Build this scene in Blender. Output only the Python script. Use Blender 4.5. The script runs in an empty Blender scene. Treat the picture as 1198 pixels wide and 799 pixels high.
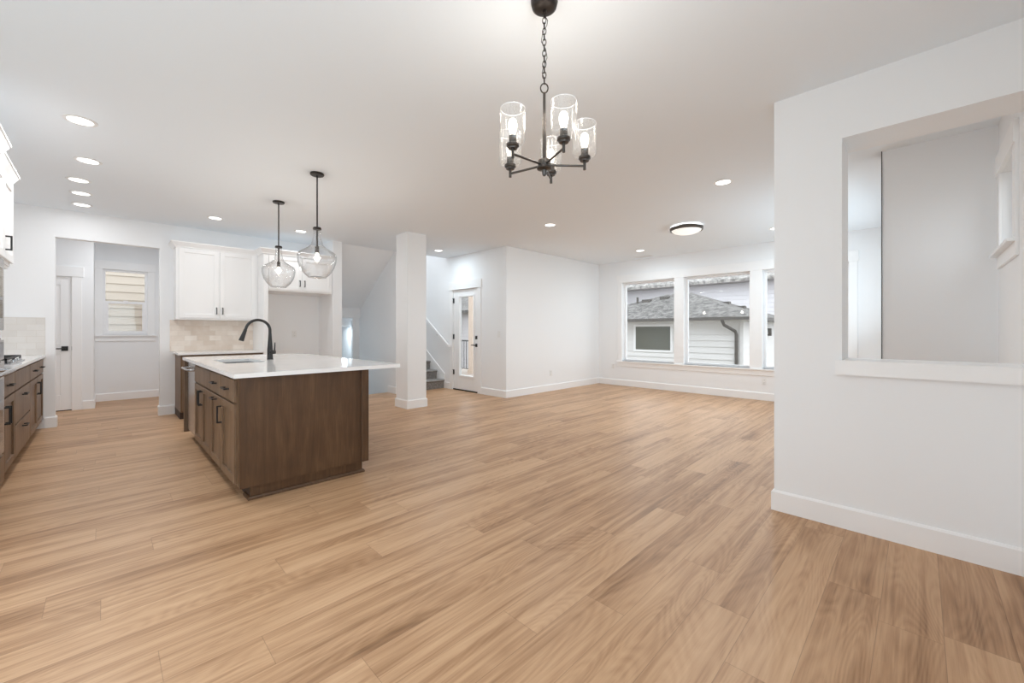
import bpy, bmesh, math, random
from mathutils import Vector
random.seed(7)
SC = bpy.context.scene
COL = SC.collection
S2 = math.sqrt(2)

# ------------------------------------------------------------------ camera, sky, exposure
cam_d = bpy.data.cameras.new('camera')
cam_d.sensor_fit = 'HORIZONTAL'
cam_d.sensor_width = 36.0
cam_d.lens = 36.0 * 476.0 / 1198.0
cam_d.shift_y = -(399.5 - 387.6) / 1198.0
cam_d.clip_start = 0.02
cam = bpy.data.objects.new('camera', cam_d)
COL.objects.link(cam)
cam.location = (0, 0, 1.2)
cam.rotation_euler = (math.pi / 2, 0, -math.pi / 4)
SC.camera = cam

world = bpy.data.worlds.new('overcast_sky')
SC.world = world
world.use_nodes = True
bg = world.node_tree.nodes['Background']
bg.inputs['Color'].default_value = (0.93, 0.96, 1.0, 1)
bg.inputs['Strength'].default_value = 1.82

vs = SC.view_settings
vs.view_transform = 'Standard'
vs.look = 'None'
vs.exposure = 0.49
vs.gamma = 1.0
vs.use_curve_mapping = False
SC.cycles.max_bounces = 14
SC.cycles.diffuse_bounces = 12
SC.cycles.glossy_bounces = 4
SC.cycles.transmission_bounces = 8
SC.cycles.transparent_max_bounces = 16
SC.cycles.sample_clamp_indirect = 6.0
SC.cycles.caustics_reflective = False
SC.cycles.caustics_refractive = False

DOWN_W = 8.0
BACK_FILL_W = 29.0         # fill light at the added, unseen window behind the camera
SIDE_FILL_W = 16.0       # fill light at the added, unseen patio door in the left wall
SOUTH_FILL_W = 22.0       # fill light at the added, unseen window behind the thick wall
FILL_C = (0.72, 0.885, 1.0)


def area(name, loc, rot, sx, sy, power, color=(1, 1, 1), shape='RECTANGLE', spread=math.pi):
    d = bpy.data.lights.new(name, 'AREA')
    d.shape = shape
    d.size = sx
    if shape in ('RECTANGLE', 'ELLIPSE'):
        d.size_y = sy
    d.energy = power
    d.color = color
    d.spread = spread
    o = bpy.data.objects.new(name, d)
    COL.objects.link(o)
    o.location = loc
    o.rotation_euler = rot
    return o


# fill light outside the added, unseen window of the back wall, shining in (+Y)
area('added_light', (0.1, -0.50, 1.6), (math.radians(124), 0, 0), 1.4, 1.3, BACK_FILL_W * 0.75, FILL_C)
area('added_light', (-1.30, 1.7, 1.2), (math.radians(124), 0, math.radians(-90)), 2.9, 2.0, SIDE_FILL_W, FILL_C)  # fill light outside the added patio door, tilted up to the ceiling
area('added_light', (6.45, 0.04, 1.45), (math.radians(138), 0, 0), 2.2, 1.6, SOUTH_FILL_W, FILL_C)  # fill light outside the added living room window, tilted up
# lamp added out of view under the stairwell ceiling, brightens the stairs
area('added_light', (4.58, 8.6, 5.3), (0, 0, 0), 0.9, 2.6, 25, (1.0, 0.985, 0.965))


# ------------------------------------------------------------------ materials
def mat(name, color, rough=0.5, metal=0.0, spec=0.5):
    m = bpy.data.materials.new(name)
    m.use_nodes = True
    b = m.node_tree.nodes['Principled BSDF']
    b.inputs['Base Color'].default_value = (*color, 1)
    b.inputs['Roughness'].default_value = rough
    b.inputs['Metallic'].default_value = metal
    b.inputs['Specular IOR Level'].default_value = spec
    return m


def N(m):
    nt = m.node_tree
    return nt, nt.nodes, nt.links, nt.nodes['Principled BSDF']


def srgb(r, g, b):
    f = lambda c: (c / 255 / 12.92) if c / 255 <= 0.04045 else ((c / 255 + 0.055) / 1.055) ** 2.4
    return (f(r), f(g), f(b))


def math_node(nt, op, a, b=None, c=None):
    n = nt.nodes.new('ShaderNodeMath')
    n.operation = op
    for i, v in enumerate((a, b, c)):
        if v is None:
            continue
        if isinstance(v, (int, float)):
            n.inputs[i].default_value = v
        else:
            nt.links.new(v, n.inputs[i])
    return n.outputs[0]


def mix_rgb(nt, fac, a, b, mode='MIX'):
    n = nt.nodes.new('ShaderNodeMix')
    n.data_type = 'RGBA'
    n.blend_type = mode
    for sock, v in ((n.inputs[0], fac), (n.inputs[6], a), (n.inputs[7], b)):
        if isinstance(v, (int, float)):
            sock.default_value = v
        elif isinstance(v, tuple):
            sock.default_value = (*v, 1) if len(v) == 3 else v
        else:
            nt.links.new(v, sock)
    return n.outputs[2]


def combine(nt, x, y, z):
    n = nt.nodes.new('ShaderNodeCombineXYZ')
    for i, v in enumerate((x, y, z)):
        if isinstance(v, (int, float)):
            n.inputs[i].default_value = v
        else:
            nt.links.new(v, n.inputs[i])
    return n.outputs[0]


def noise(nt, vec, scale, detail=4, rough=0.55, dist=0.0):
    n = nt.nodes.new('ShaderNodeTexNoise')
    n.inputs['Scale'].default_value = scale
    n.inputs['Detail'].default_value = detail
    n.inputs['Roughness'].default_value = rough
    n.inputs['Distortion'].default_value = dist
    nt.links.new(vec, n.inputs['Vector'])
    return n.outputs['Fac']


def ramp(nt, fac, stops):
    n = nt.nodes.new('ShaderNodeValToRGB')
    el = n.color_ramp.elements
    while len(el) < len(stops):
        el.new(0.5)
    for e, (p, c) in zip(el, stops):
        e.position = p
        e.color = (*c, 1) if isinstance(c, tuple) else (c, c, c, 1)
    nt.links.new(fac, n.inputs[0])
    return n.outputs[0]


def xyz(nt):
    g = nt.nodes.new('ShaderNodeNewGeometry')
    s = nt.nodes.new('ShaderNodeSeparateXYZ')
    nt.links.new(g.outputs['Position'], s.inputs[0])
    return s.outputs[0], s.outputs[1], s.outputs[2]


def bump(nt, b, height, strength, dist=0.01):
    n = nt.nodes.new('ShaderNodeBump')
    n.inputs['Strength'].default_value = strength
    n.inputs['Distance'].default_value = dist
    nt.links.new(height, n.inputs['Height'])
    nt.links.new(n.outputs[0], b.inputs['Normal'])


def plaster(name, color, rough=0.75):
    m = mat(name, color, rough, spec=0.3)
    nt, nn, L, b = N(m)
    g = nn.new('ShaderNodeNewGeometry')
    f = noise(nt, g.outputs['Position'], 120, 3)
    bump(nt, b, f, 0.08, 0.003)
    return m


W_WALL = plaster('painted_wall', (0.865, 0.875, 0.885))
W_CEIL = plaster('painted_ceiling', (0.845, 0.89, 0.93), 0.9)
W_TRIM = mat('white_trim', (0.89, 0.89, 0.89), 0.4)
W_CAB = mat('white_cabinet', (0.88, 0.88, 0.878), 0.38)
W_VINYL = mat('white_vinyl', (0.89, 0.89, 0.90), 0.35)
BLACK = mat('matte_black', (0.012, 0.011, 0.011), 0.42)
RIM = mat('bronze_rim', (0.11, 0.09, 0.075), 0.4, 0.6)
BRONZE = mat('dark_bronze', (0.035, 0.028, 0.025), 0.38, 0.6)
NICKEL = mat('brushed_dark_nickel', (0.085, 0.075, 0.068), 0.34, 0.85)
STEEL = mat('stainless_steel', (0.50, 0.50, 0.505), 0.25, 1.0)
DARKGLASS = mat('dark_glass', (0.015, 0.016, 0.03), 0.06)
DARK = mat('dark_gap', (0.02, 0.018, 0.016), 0.8)
PLASTIC = mat('white_plastic', (0.82, 0.82, 0.81), 0.35)
IRON = mat('cast_iron', (0.03, 0.03, 0.032), 0.55, 0.3)
BURNER = mat('burner_chrome', (0.8, 0.79, 0.77), 0.15, 1.0)


def quartz():
    m = mat('white_quartz', (0.83, 0.83, 0.83), 0.07)
    nt, nn, L, b = N(m)
    g = nn.new('ShaderNodeNewGeometry')
    f = noise(nt, g.outputs['Position'], 6, 5)
    L.new(ramp(nt, f, [(0.3, (0.85, 0.85, 0.85)), (0.7, (0.90, 0.90, 0.895))]), b.inputs['Base Color'])
    return m


QUARTZ = quartz()


def cabinet_wood(name, c_dark, c_mid, c_light, rough=0.42):
    m = mat(name, c_mid, rough)
    nt, nn, L, b = N(m)
    x, y, z = xyz(nt)
    h = math_node(nt, 'ADD', x, math_node(nt, 'MULTIPLY', y, 0.83))
    v = combine(nt, math_node(nt, 'MULTIPLY', h, 9.0), 0.0, math_node(nt, 'MULTIPLY', z, 0.9))
    f1 = noise(nt, v, 2.2, 6, 0.6, 0.6)
    v2 = combine(nt, math_node(nt, 'MULTIPLY', h, 130.0), 0.0, math_node(nt, 'MULTIPLY', z, 4.0))
    f2 = noise(nt, v2, 1.5, 3)
    v3 = combine(nt, math_node(nt, 'MULTIPLY', h, 2.0), 3.0, math_node(nt, 'MULTIPLY', z, 2.0))
    f3 = noise(nt, v3, 1.6, 3)
    f = math_node(nt, 'ADD', math_node(nt, 'MULTIPLY', f1, 0.5), math_node(nt, 'ADD', math_node(nt, 'MULTIPLY', f2, 0.22), math_node(nt, 'MULTIPLY', f3, 0.28)))
    L.new(ramp(nt, f, [(0.36, c_dark), (0.5, c_mid), (0.64, c_light)]), b.inputs['Base Color'])
    bump(nt, b, f2, 0.05, 0.002)
    return m


WOOD_LIT = cabinet_wood('brown_stained_wood_lit', srgb(98, 75, 54), srgb(117, 92, 69), srgb(135, 109, 84))  # cabinet stain lightened for the fronts that catch more light
WOOD_SHADE = cabinet_wood('brown_stained_wood_shaded', srgb(66, 45, 28), srgb(82, 58, 38), srgb(100, 74, 50))  # same stain, with the shade on the island panel put into its colour


def floor_mat():
    m = mat('oak_plank_floor', (0.4, 0.27, 0.17), 0.38)
    nt, nn, L, b = N(m)
    x, y, z = xyz(nt)
    PW, PL = 0.19, 1.45
    yr = math_node(nt, 'DIVIDE', math_node(nt, 'ADD', y, 20.02), PW)
    row = math_node(nt, 'FLOOR', yr)
    fy = math_node(nt, 'FRACT', yr)
    wn = nn.new('ShaderNodeTexWhiteNoise')
    wn.noise_dimensions = '1D'
    L.new(row, wn.inputs['W'])
    xr = math_node(nt, 'ADD', math_node(nt, 'DIVIDE', math_node(nt, 'ADD', x, 30.0), PL), math_node(nt, 'MULTIPLY', wn.outputs['Value'], 7.31))
    colm = math_node(nt, 'FLOOR', xr)
    fx = math_node(nt, 'FRACT', xr)
    wn2 = nn.new('ShaderNodeTexWhiteNoise')
    wn2.noise_dimensions = '2D'
    L.new(combine(nt, row, colm, 0.0), wn2.inputs['Vector'])
    rid = wn2.outputs['Value']
    off = math_node(nt, 'MULTIPLY', rid, 57.0)
    # long soft streaks
    v1 = combine(nt, math_node(nt, 'ADD', math_node(nt, 'MULTIPLY', x, 0.5), off), math_node(nt, 'ADD', math_node(nt, 'MULTIPLY', y, 13.0), off), off)
    f1 = noise(nt, v1, 1.6, 5, 0.55, 0.7)
    # broad tone along the board
    v1b = combine(nt, math_node(nt, 'ADD', math_node(nt, 'MULTIPLY', x, 1.1), off), math_node(nt, 'ADD', math_node(nt, 'MULTIPLY', y, 3.2), off), off)
    f1b = noise(nt, v1b, 1.3, 2, 0.5, 0.4)
    # fine fibres
    v2 = combine(nt, math_node(nt, 'MULTIPLY', x, 5.0), math_node(nt, 'MULTIPLY', y, 150.0), off)
    f2 = noise(nt, v2, 1.0, 3, 0.6)
    # cathedral rings
    v3 = combine(nt, math_node(nt, 'ADD', math_node(nt, 'MULTIPLY', x, 0.55), off), math_node(nt, 'ADD', math_node(nt, 'MULTIPLY', y, 3.6), off), off)
    f3 = noise(nt, v3, 1.5, 1, 0.4, 0.3)
    rings = math_node(nt, 'FRACT', math_node(nt, 'MULTIPLY', f3, 26.0))
    rings = math_node(nt, 'ABSOLUTE', math_node(nt, 'SUBTRACT', rings, 0.5))
    tone = math_node(nt, 'ADD', math_node(nt, 'MULTIPLY', f1, 0.48),
                     math_node(nt, 'ADD', math_node(nt, 'MULTIPLY', f1b, 0.28),
                               math_node(nt, 'ADD', math_node(nt, 'MULTIPLY', f2, 0.16), math_node(nt, 'MULTIPLY', rings, 0.11))))
    v4 = combine(nt, math_node(nt, 'ADD', math_node(nt, 'MULTIPLY', x, 1.3), off), math_node(nt, 'MULTIPLY', y, 48.0), off)
    f4 = noise(nt, v4, 1.0, 3, 0.6, 0.4)
    tone = math_node(nt, 'ADD', tone, math_node(nt, 'MULTIPLY', math_node(nt, 'SUBTRACT', f4, 0.5), 0.17))
    tone = math_node(nt, 'ADD', tone, math_node(nt, 'MULTIPLY', math_node(nt, 'SUBTRACT', rid, 0.5), 0.10))
    c = ramp(nt, tone, [(0.27, srgb(122, 89, 62)), (0.40, srgb(166, 128, 95)), (0.52, srgb(192, 154, 119)), (0.72, srgb(212, 175, 139))])
    dy = math_node(nt, 'MULTIPLY', math_node(nt, 'MINIMUM', fy, math_node(nt, 'SUBTRACT', 1.0, fy)), PW)
    dx = math_node(nt, 'MULTIPLY', math_node(nt, 'MINIMUM', fx, math_node(nt, 'SUBTRACT', 1.0, fx)), PL)
    seam = math_node(nt, 'LESS_THAN', math_node(nt, 'MINIMUM', dy, dx), 0.0011)
    c2 = mix_rgb(nt, math_node(nt, 'MULTIPLY', seam, 0.38), c, srgb(84, 62, 44))
    L.new(c2, b.inputs['Base Color'])
    L.new(math_node(nt, 'ADD', math_node(nt, 'MULTIPLY', f2, 0.16), 0.30), b.inputs['Roughness'])
    b.inputs['Specular IOR Level'].default_value = 0.26
    hgt = math_node(nt, 'SUBTRACT', math_node(nt, 'MULTIPLY', f2, 0.4), seam)
    bump(nt, b, hgt, 0.12, 0.002)
    return m


FLOOR = floor_mat()


def tile_mat(name, c1, c2, axis):
    m = mat(name, c1, 0.16)
    nt, nn, L, b = N(m)
    x, y, z = xyz(nt)
    t = nn.new('ShaderNodeTexBrick')
    t.inputs['Scale'].default_value = 1.0
    t.inputs['Brick Width'].default_value = 0.150
    t.inputs['Row Height'].default_value = 0.0755
    t.inputs['Mortar Size'].default_value = 0.0022
    t.inputs['Mortar Smooth'].default_value = 0.3
    t.inputs['Color1'].default_value = (*c1, 1)
    t.inputs['Color2'].default_value = (*c2, 1)
    t.inputs['Mortar'].default_value = (*srgb(214, 207, 198), 1)
    v = combine(nt, x, math_node(nt, 'SUBTRACT', z, 0.91), 0.0)
    L.new(v, t.inputs['Vector'])
    g = nn.new('ShaderNodeNewGeometry')
    f = noise(nt, g.outputs['Position'], 9, 3)
    L.new(mix_rgb(nt, 0.35, t.outputs['Color'], ramp(nt, f, [(0.3, c2), (0.7, c1)])), b.inputs['Base Color'])
    hh = math_node(nt, 'ADD', math_node(nt, 'MULTIPLY', f, 1.2), math_node(nt, 'MULTIPLY', t.outputs['Fac'], -1.0))
    bump(nt, b, hh, 0.35, 0.004)
    return m


TILE_A = tile_mat('cream_wall_tile', srgb(242, 234, 225), srgb(212, 196, 181), 0)
TILE_B = tile_mat('pale_wall_tile', srgb(229, 226, 222), srgb(216, 212, 207), 0)


def glass_mat(name, tint=(1, 1, 1), ior=1.45, extra=0.0, power=5.0):
    m = bpy.data.materials.new(name)
    m.use_nodes = True
    nt = m.node_tree
    nt.nodes.clear()
    out = nt.nodes.new('ShaderNodeOutputMaterial')
    tr = nt.nodes.new('ShaderNodeBsdfTransparent')
    tr.inputs[0].default_value = (*tint, 1)
    gl = nt.nodes.new('ShaderNodeBsdfGlossy')
    gl.inputs['Roughness'].default_value = 0.02
    lw = nt.nodes.new('ShaderNodeLayerWeight')
    lw.inputs['Blend'].default_value = 0.5
    f0 = ((ior - 1) / (ior + 1)) ** 2 + extra
    fac = math_node(nt, 'MULTIPLY_ADD', math_node(nt, 'POWER', lw.outputs['Facing'], power), 0.85, f0)
    mx = nt.nodes.new('ShaderNodeMixShader')
    nt.links.new(fac, mx.inputs[0])
    nt.links.new(tr.outputs[0], mx.inputs[1])
    nt.links.new(gl.outputs[0], mx.inputs[2])
    nt.links.new(mx.outputs[0], out.inputs[0])
    return m


PANE = glass_mat('window_glass', (0.97, 0.985, 0.985), 1.35)
SCREEN = glass_mat('screened_glass', (0.84, 0.84, 0.83), 1.35)
CLEAR = glass_mat('clear_glass', (0.975, 0.975, 0.975), 1.42, 0.018, 3.0)


def seeded_mat():
    m = glass_mat('seeded_glass', (0.97, 0.97, 0.97), 1.4, 0.02)
    nt = m.node_tree
    for n in nt.nodes:
        if n.type == 'BSDF_GLOSSY':
            n.inputs['Roughness'].default_value = 0.14
    out = next(n for n in nt.nodes if n.type == 'OUTPUT_MATERIAL')
    old = out.inputs[0].links[0].from_socket
    g = nt.nodes.new('ShaderNodeTexCoord')
    v = nt.nodes.new('ShaderNodeTexVoronoi')
    v.inputs['Scale'].default_value = 150
    nt.links.new(g.outputs['Object'], v.inputs['Vector'])
    f = ramp(nt, v.outputs['Distance'], [(0.14, 0.27), (0.34, 0.045)])
    df = nt.nodes.new('ShaderNodeBsdfTranslucent')
    df.inputs[0].default_value = (0.95, 0.95, 0.94, 1)
    df2 = nt.nodes.new('ShaderNodeBsdfDiffuse')
    df2.inputs[0].default_value = (0.92, 0.92, 0.91, 1)
    ad = nt.nodes.new('ShaderNodeMixShader')
    ad.inputs[0].default_value = 0.5
    nt.links.new(df.outputs[0], ad.inputs[1])
    nt.links.new(df2.outputs[0], ad.inputs[2])
    mx = nt.nodes.new('ShaderNodeMixShader')
    nt.links.new(f, mx.inputs[0])
    nt.links.new(old, mx.inputs[1])
    nt.links.new(ad.outputs[0], mx.inputs[2])
    nt.links.new(mx.outputs[0], out.inputs[0])
    return m


SEEDED = seeded_mat()


def emit(name, color, strength):
    m = bpy.data.materials.new(name)
    m.use_nodes = True
    b = m.node_tree.nodes['Principled BSDF']
    b.inputs['Base Color'].default_value = (0.8, 0.8, 0.8, 1)
    b.inputs['Emission Color'].default_value = (*color, 1)
    b.inputs['Emission Strength'].default_value = strength
    return m


LENS = emit('lit_lens', (1.0, 0.985, 0.96), 3.0)
BULB = emit('lit_bulb', (1.0, 0.90, 0.74), 3.0)
OPAL = emit('lit_opal_glass', (1.0, 0.97, 0.90), 0.42)


def carpet_mat():
    m = mat('grey_carpet', srgb(140, 137, 134), 0.95, spec=0.1)
    nt, nn, L, b = N(m)
    g = nn.new('ShaderNodeNewGeometry')
    f = noise(nt, g.outputs['Position'], 48, 5, 0.75)
    L.new(ramp(nt, f, [(0.3, srgb(96, 94, 92)), (0.7, srgb(176, 173, 170))]), b.inputs['Base Color'])
    bump(nt, b, f, 0.7, 0.01)
    return m


CARPET = carpet_mat()


def shingle_mat(name='grey_shingles', k=0.5):
    m = mat(name, (0.2, 0.2, 0.2), 0.9, spec=0.2)
    nt, nn, L, b = N(m)
    x, y, z = xyz(nt)
    t = nn.new('ShaderNodeTexBrick')
    t.inputs['Scale'].default_value = 1.0
    t.inputs['Brick Width'].default_value = 0.28
    t.inputs['Row Height'].default_value = 0.14
    t.inputs['Mortar Size'].default_value = 0.008
    t.inputs['Color1'].default_value = (*[c * k for c in srgb(176, 174, 172)], 1)
    t.inputs['Color2'].default_value = (*[c * k for c in srgb(138, 136, 134)], 1)
    t.inputs['Mortar'].default_value = (*[c * k for c in srgb(112, 110, 109)], 1)
    L.new(combine(nt, y, x, 0.0), t.inputs['Vector'])
    f = noise(nt, combine(nt, x, y, z), 5.5, 4, 0.7)
    L.new(mix_rgb(nt, 0.5, t.outputs['Color'], ramp(nt, f, [(0.40, tuple(c * k for c in srgb(104, 101, 98))), (0.60, tuple(c * k for c in srgb(212, 208, 204)))])), b.inputs['Base Color'])
    return m


SHINGLE = shingle_mat()
SHINGLE_SHEEN = shingle_mat('sheen_grey_shingles', 0.95)  # grazing sheen on the far roof put into a paler shingle colour
SIDING_W = mat('white_siding', srgb(226, 225, 224), 0.6)
SIDING_G = mat('pale_grey_siding', srgb(232, 231, 236), 0.6)
SIDING_B = mat('beige_siding', srgb(208, 197, 184), 0.6)
SIDING_D = mat('grey_siding', srgb(176, 173, 175), 0.6)
GUTTER = mat('dark_gutter', srgb(92, 88, 84), 0.5)
NEIGH_GLASS = mat('neighbour_glass', srgb(104, 106, 98), 0.15)
POST = mat('tan_timber', srgb(214, 196, 180), 0.6)
DECK = mat('grey_decking', srgb(170, 158, 148), 0.7)
GROUND = mat('bare_ground', srgb(150, 142, 130), 0.9)


# ------------------------------------------------------------------ mesh builder
class MB:
    def __init__(self):
        self.v = []
        self.f = []

    def box(self, x0, x1, y0, y1, z0, z1):
        x0, x1 = min(x0, x1), max(x0, x1)
        y0, y1 = min(y0, y1), max(y0, y1)
        z0, z1 = min(z0, z1), max(z0, z1)
        i = len(self.v)
        self.v += [(x0, y0, z0), (x1, y0, z0), (x1, y1, z0), (x0, y1, z0), (x0, y0, z1), (x1, y0, z1), (x1, y1, z1), (x0, y1, z1)]
        for q in ((0, 3, 2, 1), (4, 5, 6, 7), (0, 1, 5, 4), (1, 2, 6, 5), (2, 3, 7, 6), (3, 0, 4, 7)):
            self.f.append(tuple(i + k for k in q))
        return self

    def cyl(self, p0, p1, r0, r1=None, n=20, caps=True):
        r1 = r0 if r1 is None else r1
        p0, p1 = Vector(p0), Vector(p1)
        a = (p1 - p0).normalized()
        u = a.orthogonal().normalized()
        w = a.cross(u)
        i = len(self.v)
        for p, r in ((p0, r0), (p1, r1)):
            for k in range(n):
                t = 2 * math.pi * k / n
                self.v.append(tuple(p + u * (r * math.cos(t)) + w * (r * math.sin(t))))
        for k in range(n):
            k2 = (k + 1) % n
            self.f.append((i + k, i + k2, i + n + k2, i + n + k))
        if caps:
            self.f.append(tuple(i + k for k in reversed(range(n))))
            self.f.append(tuple(i + n + k for k in range(n)))
        return self

    def tube(self, pts, r, n=12, closed=False):
        pts = [Vector(p) for p in pts]
        m = len(pts)
        rr = r if isinstance(r, (list, tuple)) else [r] * m
        i = len(self.v)
        u = None
        for j, p in enumerate(pts):
            if closed:
                t = (pts[(j + 1) % m] - pts[j - 1]).normalized()
            else:
                t = (pts[min(j + 1, m - 1)] - pts[max(j - 1, 0)]).normalized()
            if u is None:
                u = t.orthogonal().normalized()
            u = (u - t * u.dot(t)).normalized()
            w = t.cross(u)
            for k in range(n):
                a = 2 * math.pi * k / n
                self.v.append(tuple(p + u * (rr[j] * math.cos(a)) + w * (rr[j] * math.sin(a))))
        for j in range(m if closed else m - 1):
            j2 = (j + 1) % m
            for k in range(n):
                k2 = (k + 1) % n
                self.f.append((i + j * n + k, i + j * n + k2, i + j2 * n + k2, i + j2 * n + k))
        if not closed:
            self.f.append(tuple(i + k for k in reversed(range(n))))
            self.f.append(tuple(i + (m - 1) * n + k for k in range(n)))
        return self

    def lathe(self, prof, cx, cy, n=40):
        i = len(self.v)
        rows = []
        for r, z in prof:
            if r < 1e-6:
                rows.append([len(self.v)])
                self.v.append((cx, cy, z))
            else:
                rows.append(list(range(len(self.v), len(self.v) + n)))
                for k in range(n):
                    t = 2 * math.pi * k / n
                    self.v.append((cx + r * math.cos(t), cy + r * math.sin(t), z))
        for a, b in zip(rows, rows[1:]):
            for k in range(n):
                k2 = (k + 1) % n
                if len(a) == 1 and len(b) == 1:
                    continue
                if len(a) == 1:
                    self.f.append((a[0], b[k2], b[k]))
                elif len(b) == 1:
                    self.f.append((a[k], a[k2], b[0]))
                else:
                    self.f.append((a[k], a[k2], b[k2], b[k]))
        return self

    def prism(self, poly, axis, a0, a1):
        i = len(self.v)
        n = len(poly)
        for a in (a0, a1):
            for p, q in poly:
                self.v.append({'x': (a, p, q), 'y': (p, a, q), 'z': (p, q, a)}[axis])
        self.f.append(tuple(i + k for k in reversed(range(n))))
        self.f.append(tuple(i + n + k for k in range(n)))
        for k in range(n):
            k2 = (k + 1) % n
            self.f.append((i + k, i + k2, i + n + k2, i + n + k))
        return self

    def sweep(self, path, prof, side=1, closed=False):
        """profile (offset, z) carried along an XY path with mitred corners; side +1 = left of travel"""
        P = [Vector((p[0], p[1])) for p in path]
        m = len(P)
        offs = []
        for j in range(m):
            def nrm(a, b):
                d = (b - a).normalized()
                return Vector((-d.y, d.x)) * side
            if closed or 0 < j < m - 1:
                n0, n1 = nrm(P[j - 1], P[j]), nrm(P[j], P[(j + 1) % m])
                s = n0 + n1
                offs.append(s * (2 / s.dot(s)) if s.dot(s) > 1e-6 else n0)
            elif j == 0:
                offs.append(nrm(P[0], P[1]))
            else:
                offs.append(nrm(P[-2], P[-1]))
        i = len(self.v)
        k = len(prof)
        for p, o in zip(P, offs):
            for (d, z) in prof:
                q = p + o * d
                self.v.append((q.x, q.y, z))
        for j in range(m if closed else m - 1):
            j2 = (j + 1) % m
            for a in range(k):
                b = (a + 1) % k
                self.f.append((i + j * k + a, i + j * k + b, i + j2 * k + b, i + j2 * k + a))
        if not closed:
            self.f.append(tuple(i + a for a in range(k)))
            self.f.append(tuple(i + (m - 1) * k + a for a in reversed(range(k))))
        return self

    def build(self, name, m, parent=None, loc=None, smooth=False, bevel=0.0, seg=2, fix=True):
        wl = Vector((0, 0, 0))
        p = parent
        while p is not None:
            wl += p.location
            p = p.parent
        if parent is None:
            if loc is None:
                xs, ys, zs = zip(*self.v)
                loc = ((min(xs) + max(xs)) / 2, (min(ys) + max(ys)) / 2, min(zs))
            base = Vector(loc)
        else:
            base = wl
        me = bpy.data.meshes.new(name)
        me.from_pydata([tuple(Vector(q) - base) for q in self.v], [], self.f)
        if fix:
            bm = bmesh.new()
            bm.from_mesh(me)
            bmesh.ops.recalc_face_normals(bm, faces=bm.faces)
            bm.to_mesh(me)
            bm.free()
        if smooth:
            me.shade_smooth()
            me.set_sharp_from_angle(angle=math.radians(40))
        me.materials.append(m)
        o = bpy.data.objects.new(name, me)
        COL.objects.link(o)
        if parent is None:
            o.location = base
        else:
            o.parent = parent
        if bevel:
            md = o.modifiers.new('edge', 'BEVEL')
            md.width = bevel
            md.segments = seg
            md.limit_method = 'ANGLE'
            md.angle_limit = math.radians(40)
        return o


def tag(o, label=None, cat=None, group=None, kind=None):
    if label:
        o['label'] = label
    if cat:
        o['category'] = cat
    if group:
        o['group'] = group
    if kind:
        o['kind'] = kind
    return o


def thing(name, loc, label, cat, group=None, kind=None):
    o = bpy.data.objects.new(name, None)
    o.empty_display_size = 0.1
    COL.objects.link(o)
    o.location = loc
    return tag(o, label, cat, group, kind)


def struct(name, mb, m, label, cat, parent=None, **kw):
    o = mb.build(name, m, parent, **kw)
    if parent is None:
        tag(o, label, cat, None, 'structure')
    return o


class Face:
    """local frame on a cabinet front: u runs along the front, n points out of it, z up"""
    def __init__(self, ox, oy, u, n):
        self.o, self.u, self.n = Vector((ox, oy)), Vector(u), Vector(n)

    def box(self, mb, u0, u1, n0, n1, z0, z1):
        a = self.o + self.u * u0 + self.n * n0
        b = self.o + self.u * u1 + self.n * n1
        mb.box(a.x, b.x, a.y, b.y, z0, z1)

    def pt(self, u, n, z):
        a = self.o + self.u * u + self.n * n
        return (a.x, a.y, z)


def shaker(fc, u0, u1, z0, z1, m, parent, name='door', rail=0.057, t=0.020):
    mb = MB()
    fc.box(mb, u0, u0 + rail, 0, t, z0, z1)
    fc.box(mb, u1 - rail, u1, 0, t, z0, z1)
    fc.box(mb, u0 + rail, u1 - rail, 0, t, z1 - rail, z1)
    fc.box(mb, u0 + rail, u1 - rail, 0, t, z0, z0 + rail)
    fc.box(mb, u0 + rail - 0.004, u1 - rail + 0.004, 0.001, t - 0.012, z0 + rail - 0.004, z1 - rail + 0.004)
    return mb.build(name, m, parent, bevel=0.0015, seg=1)


def slab(fc, u0, u1, z0, z1, m, parent, name='drawer', t=0.020):
    mb = MB()
    fc.box(mb, u0, u1, 0, t, z0, z1)
    return mb.build(name, m, parent, bevel=0.002, seg=1)


def pull(fc, u, z, vertical, parent, length=0.135, n0=0.020, out=0.034, m=None):
    mb = MB()
    w = 0.0055
    h = length / 2
    if vertical:
        fc.box(mb, u - w, u + w, n0 + out - 0.010, n0 + out, z - h, z + h)
        for s in (-1, 1):
            zz = z + s * (h - w)
            fc.box(mb, u - w, u + w, n0, n0 + out - 0.005, zz - w, zz + w)
    else:
        fc.box(mb, u - h, u + h, n0 + out - 0.010, n0 + out, z - w, z + w)
        for s in (-1, 1):
            uu = u + s * (h - w)
            fc.box(mb, uu - w, uu + w, n0, n0 + out - 0.005, z - w, z + w)
    return mb.build('handle', m or BLACK, parent, bevel=0.0012, seg=1)


def wall(name, axis, p0, p1, a0, a1, z0, z1, holes, m, label):
    """wall slab; axis = its normal; holes = (a0,a1,z0,z1) along the wall"""
    mb = MB()
    cuts = sorted({a0, a1, *[h[0] for h in holes], *[h[1] for h in holes]})
    cuts = [c for c in cuts if a0 <= c <= a1]
    for s, e in zip(cuts, cuts[1:]):
        hs = sorted([(h[2], h[3]) for h in holes if h[0] <= s + 1e-6 and h[1] >= e - 1e-6])
        z = z0
        for (q0, q1) in hs + [(z1, z1)]:
            if q0 > z + 1e-6:
                if axis == 'x':
                    mb.box(p0, p1, s, e, z, q0)
                else:
                    mb.box(s, e, p0, p1, z, q0)
            z = max(z, q1)
    return struct(name, mb, m, label, 'wall')


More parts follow.
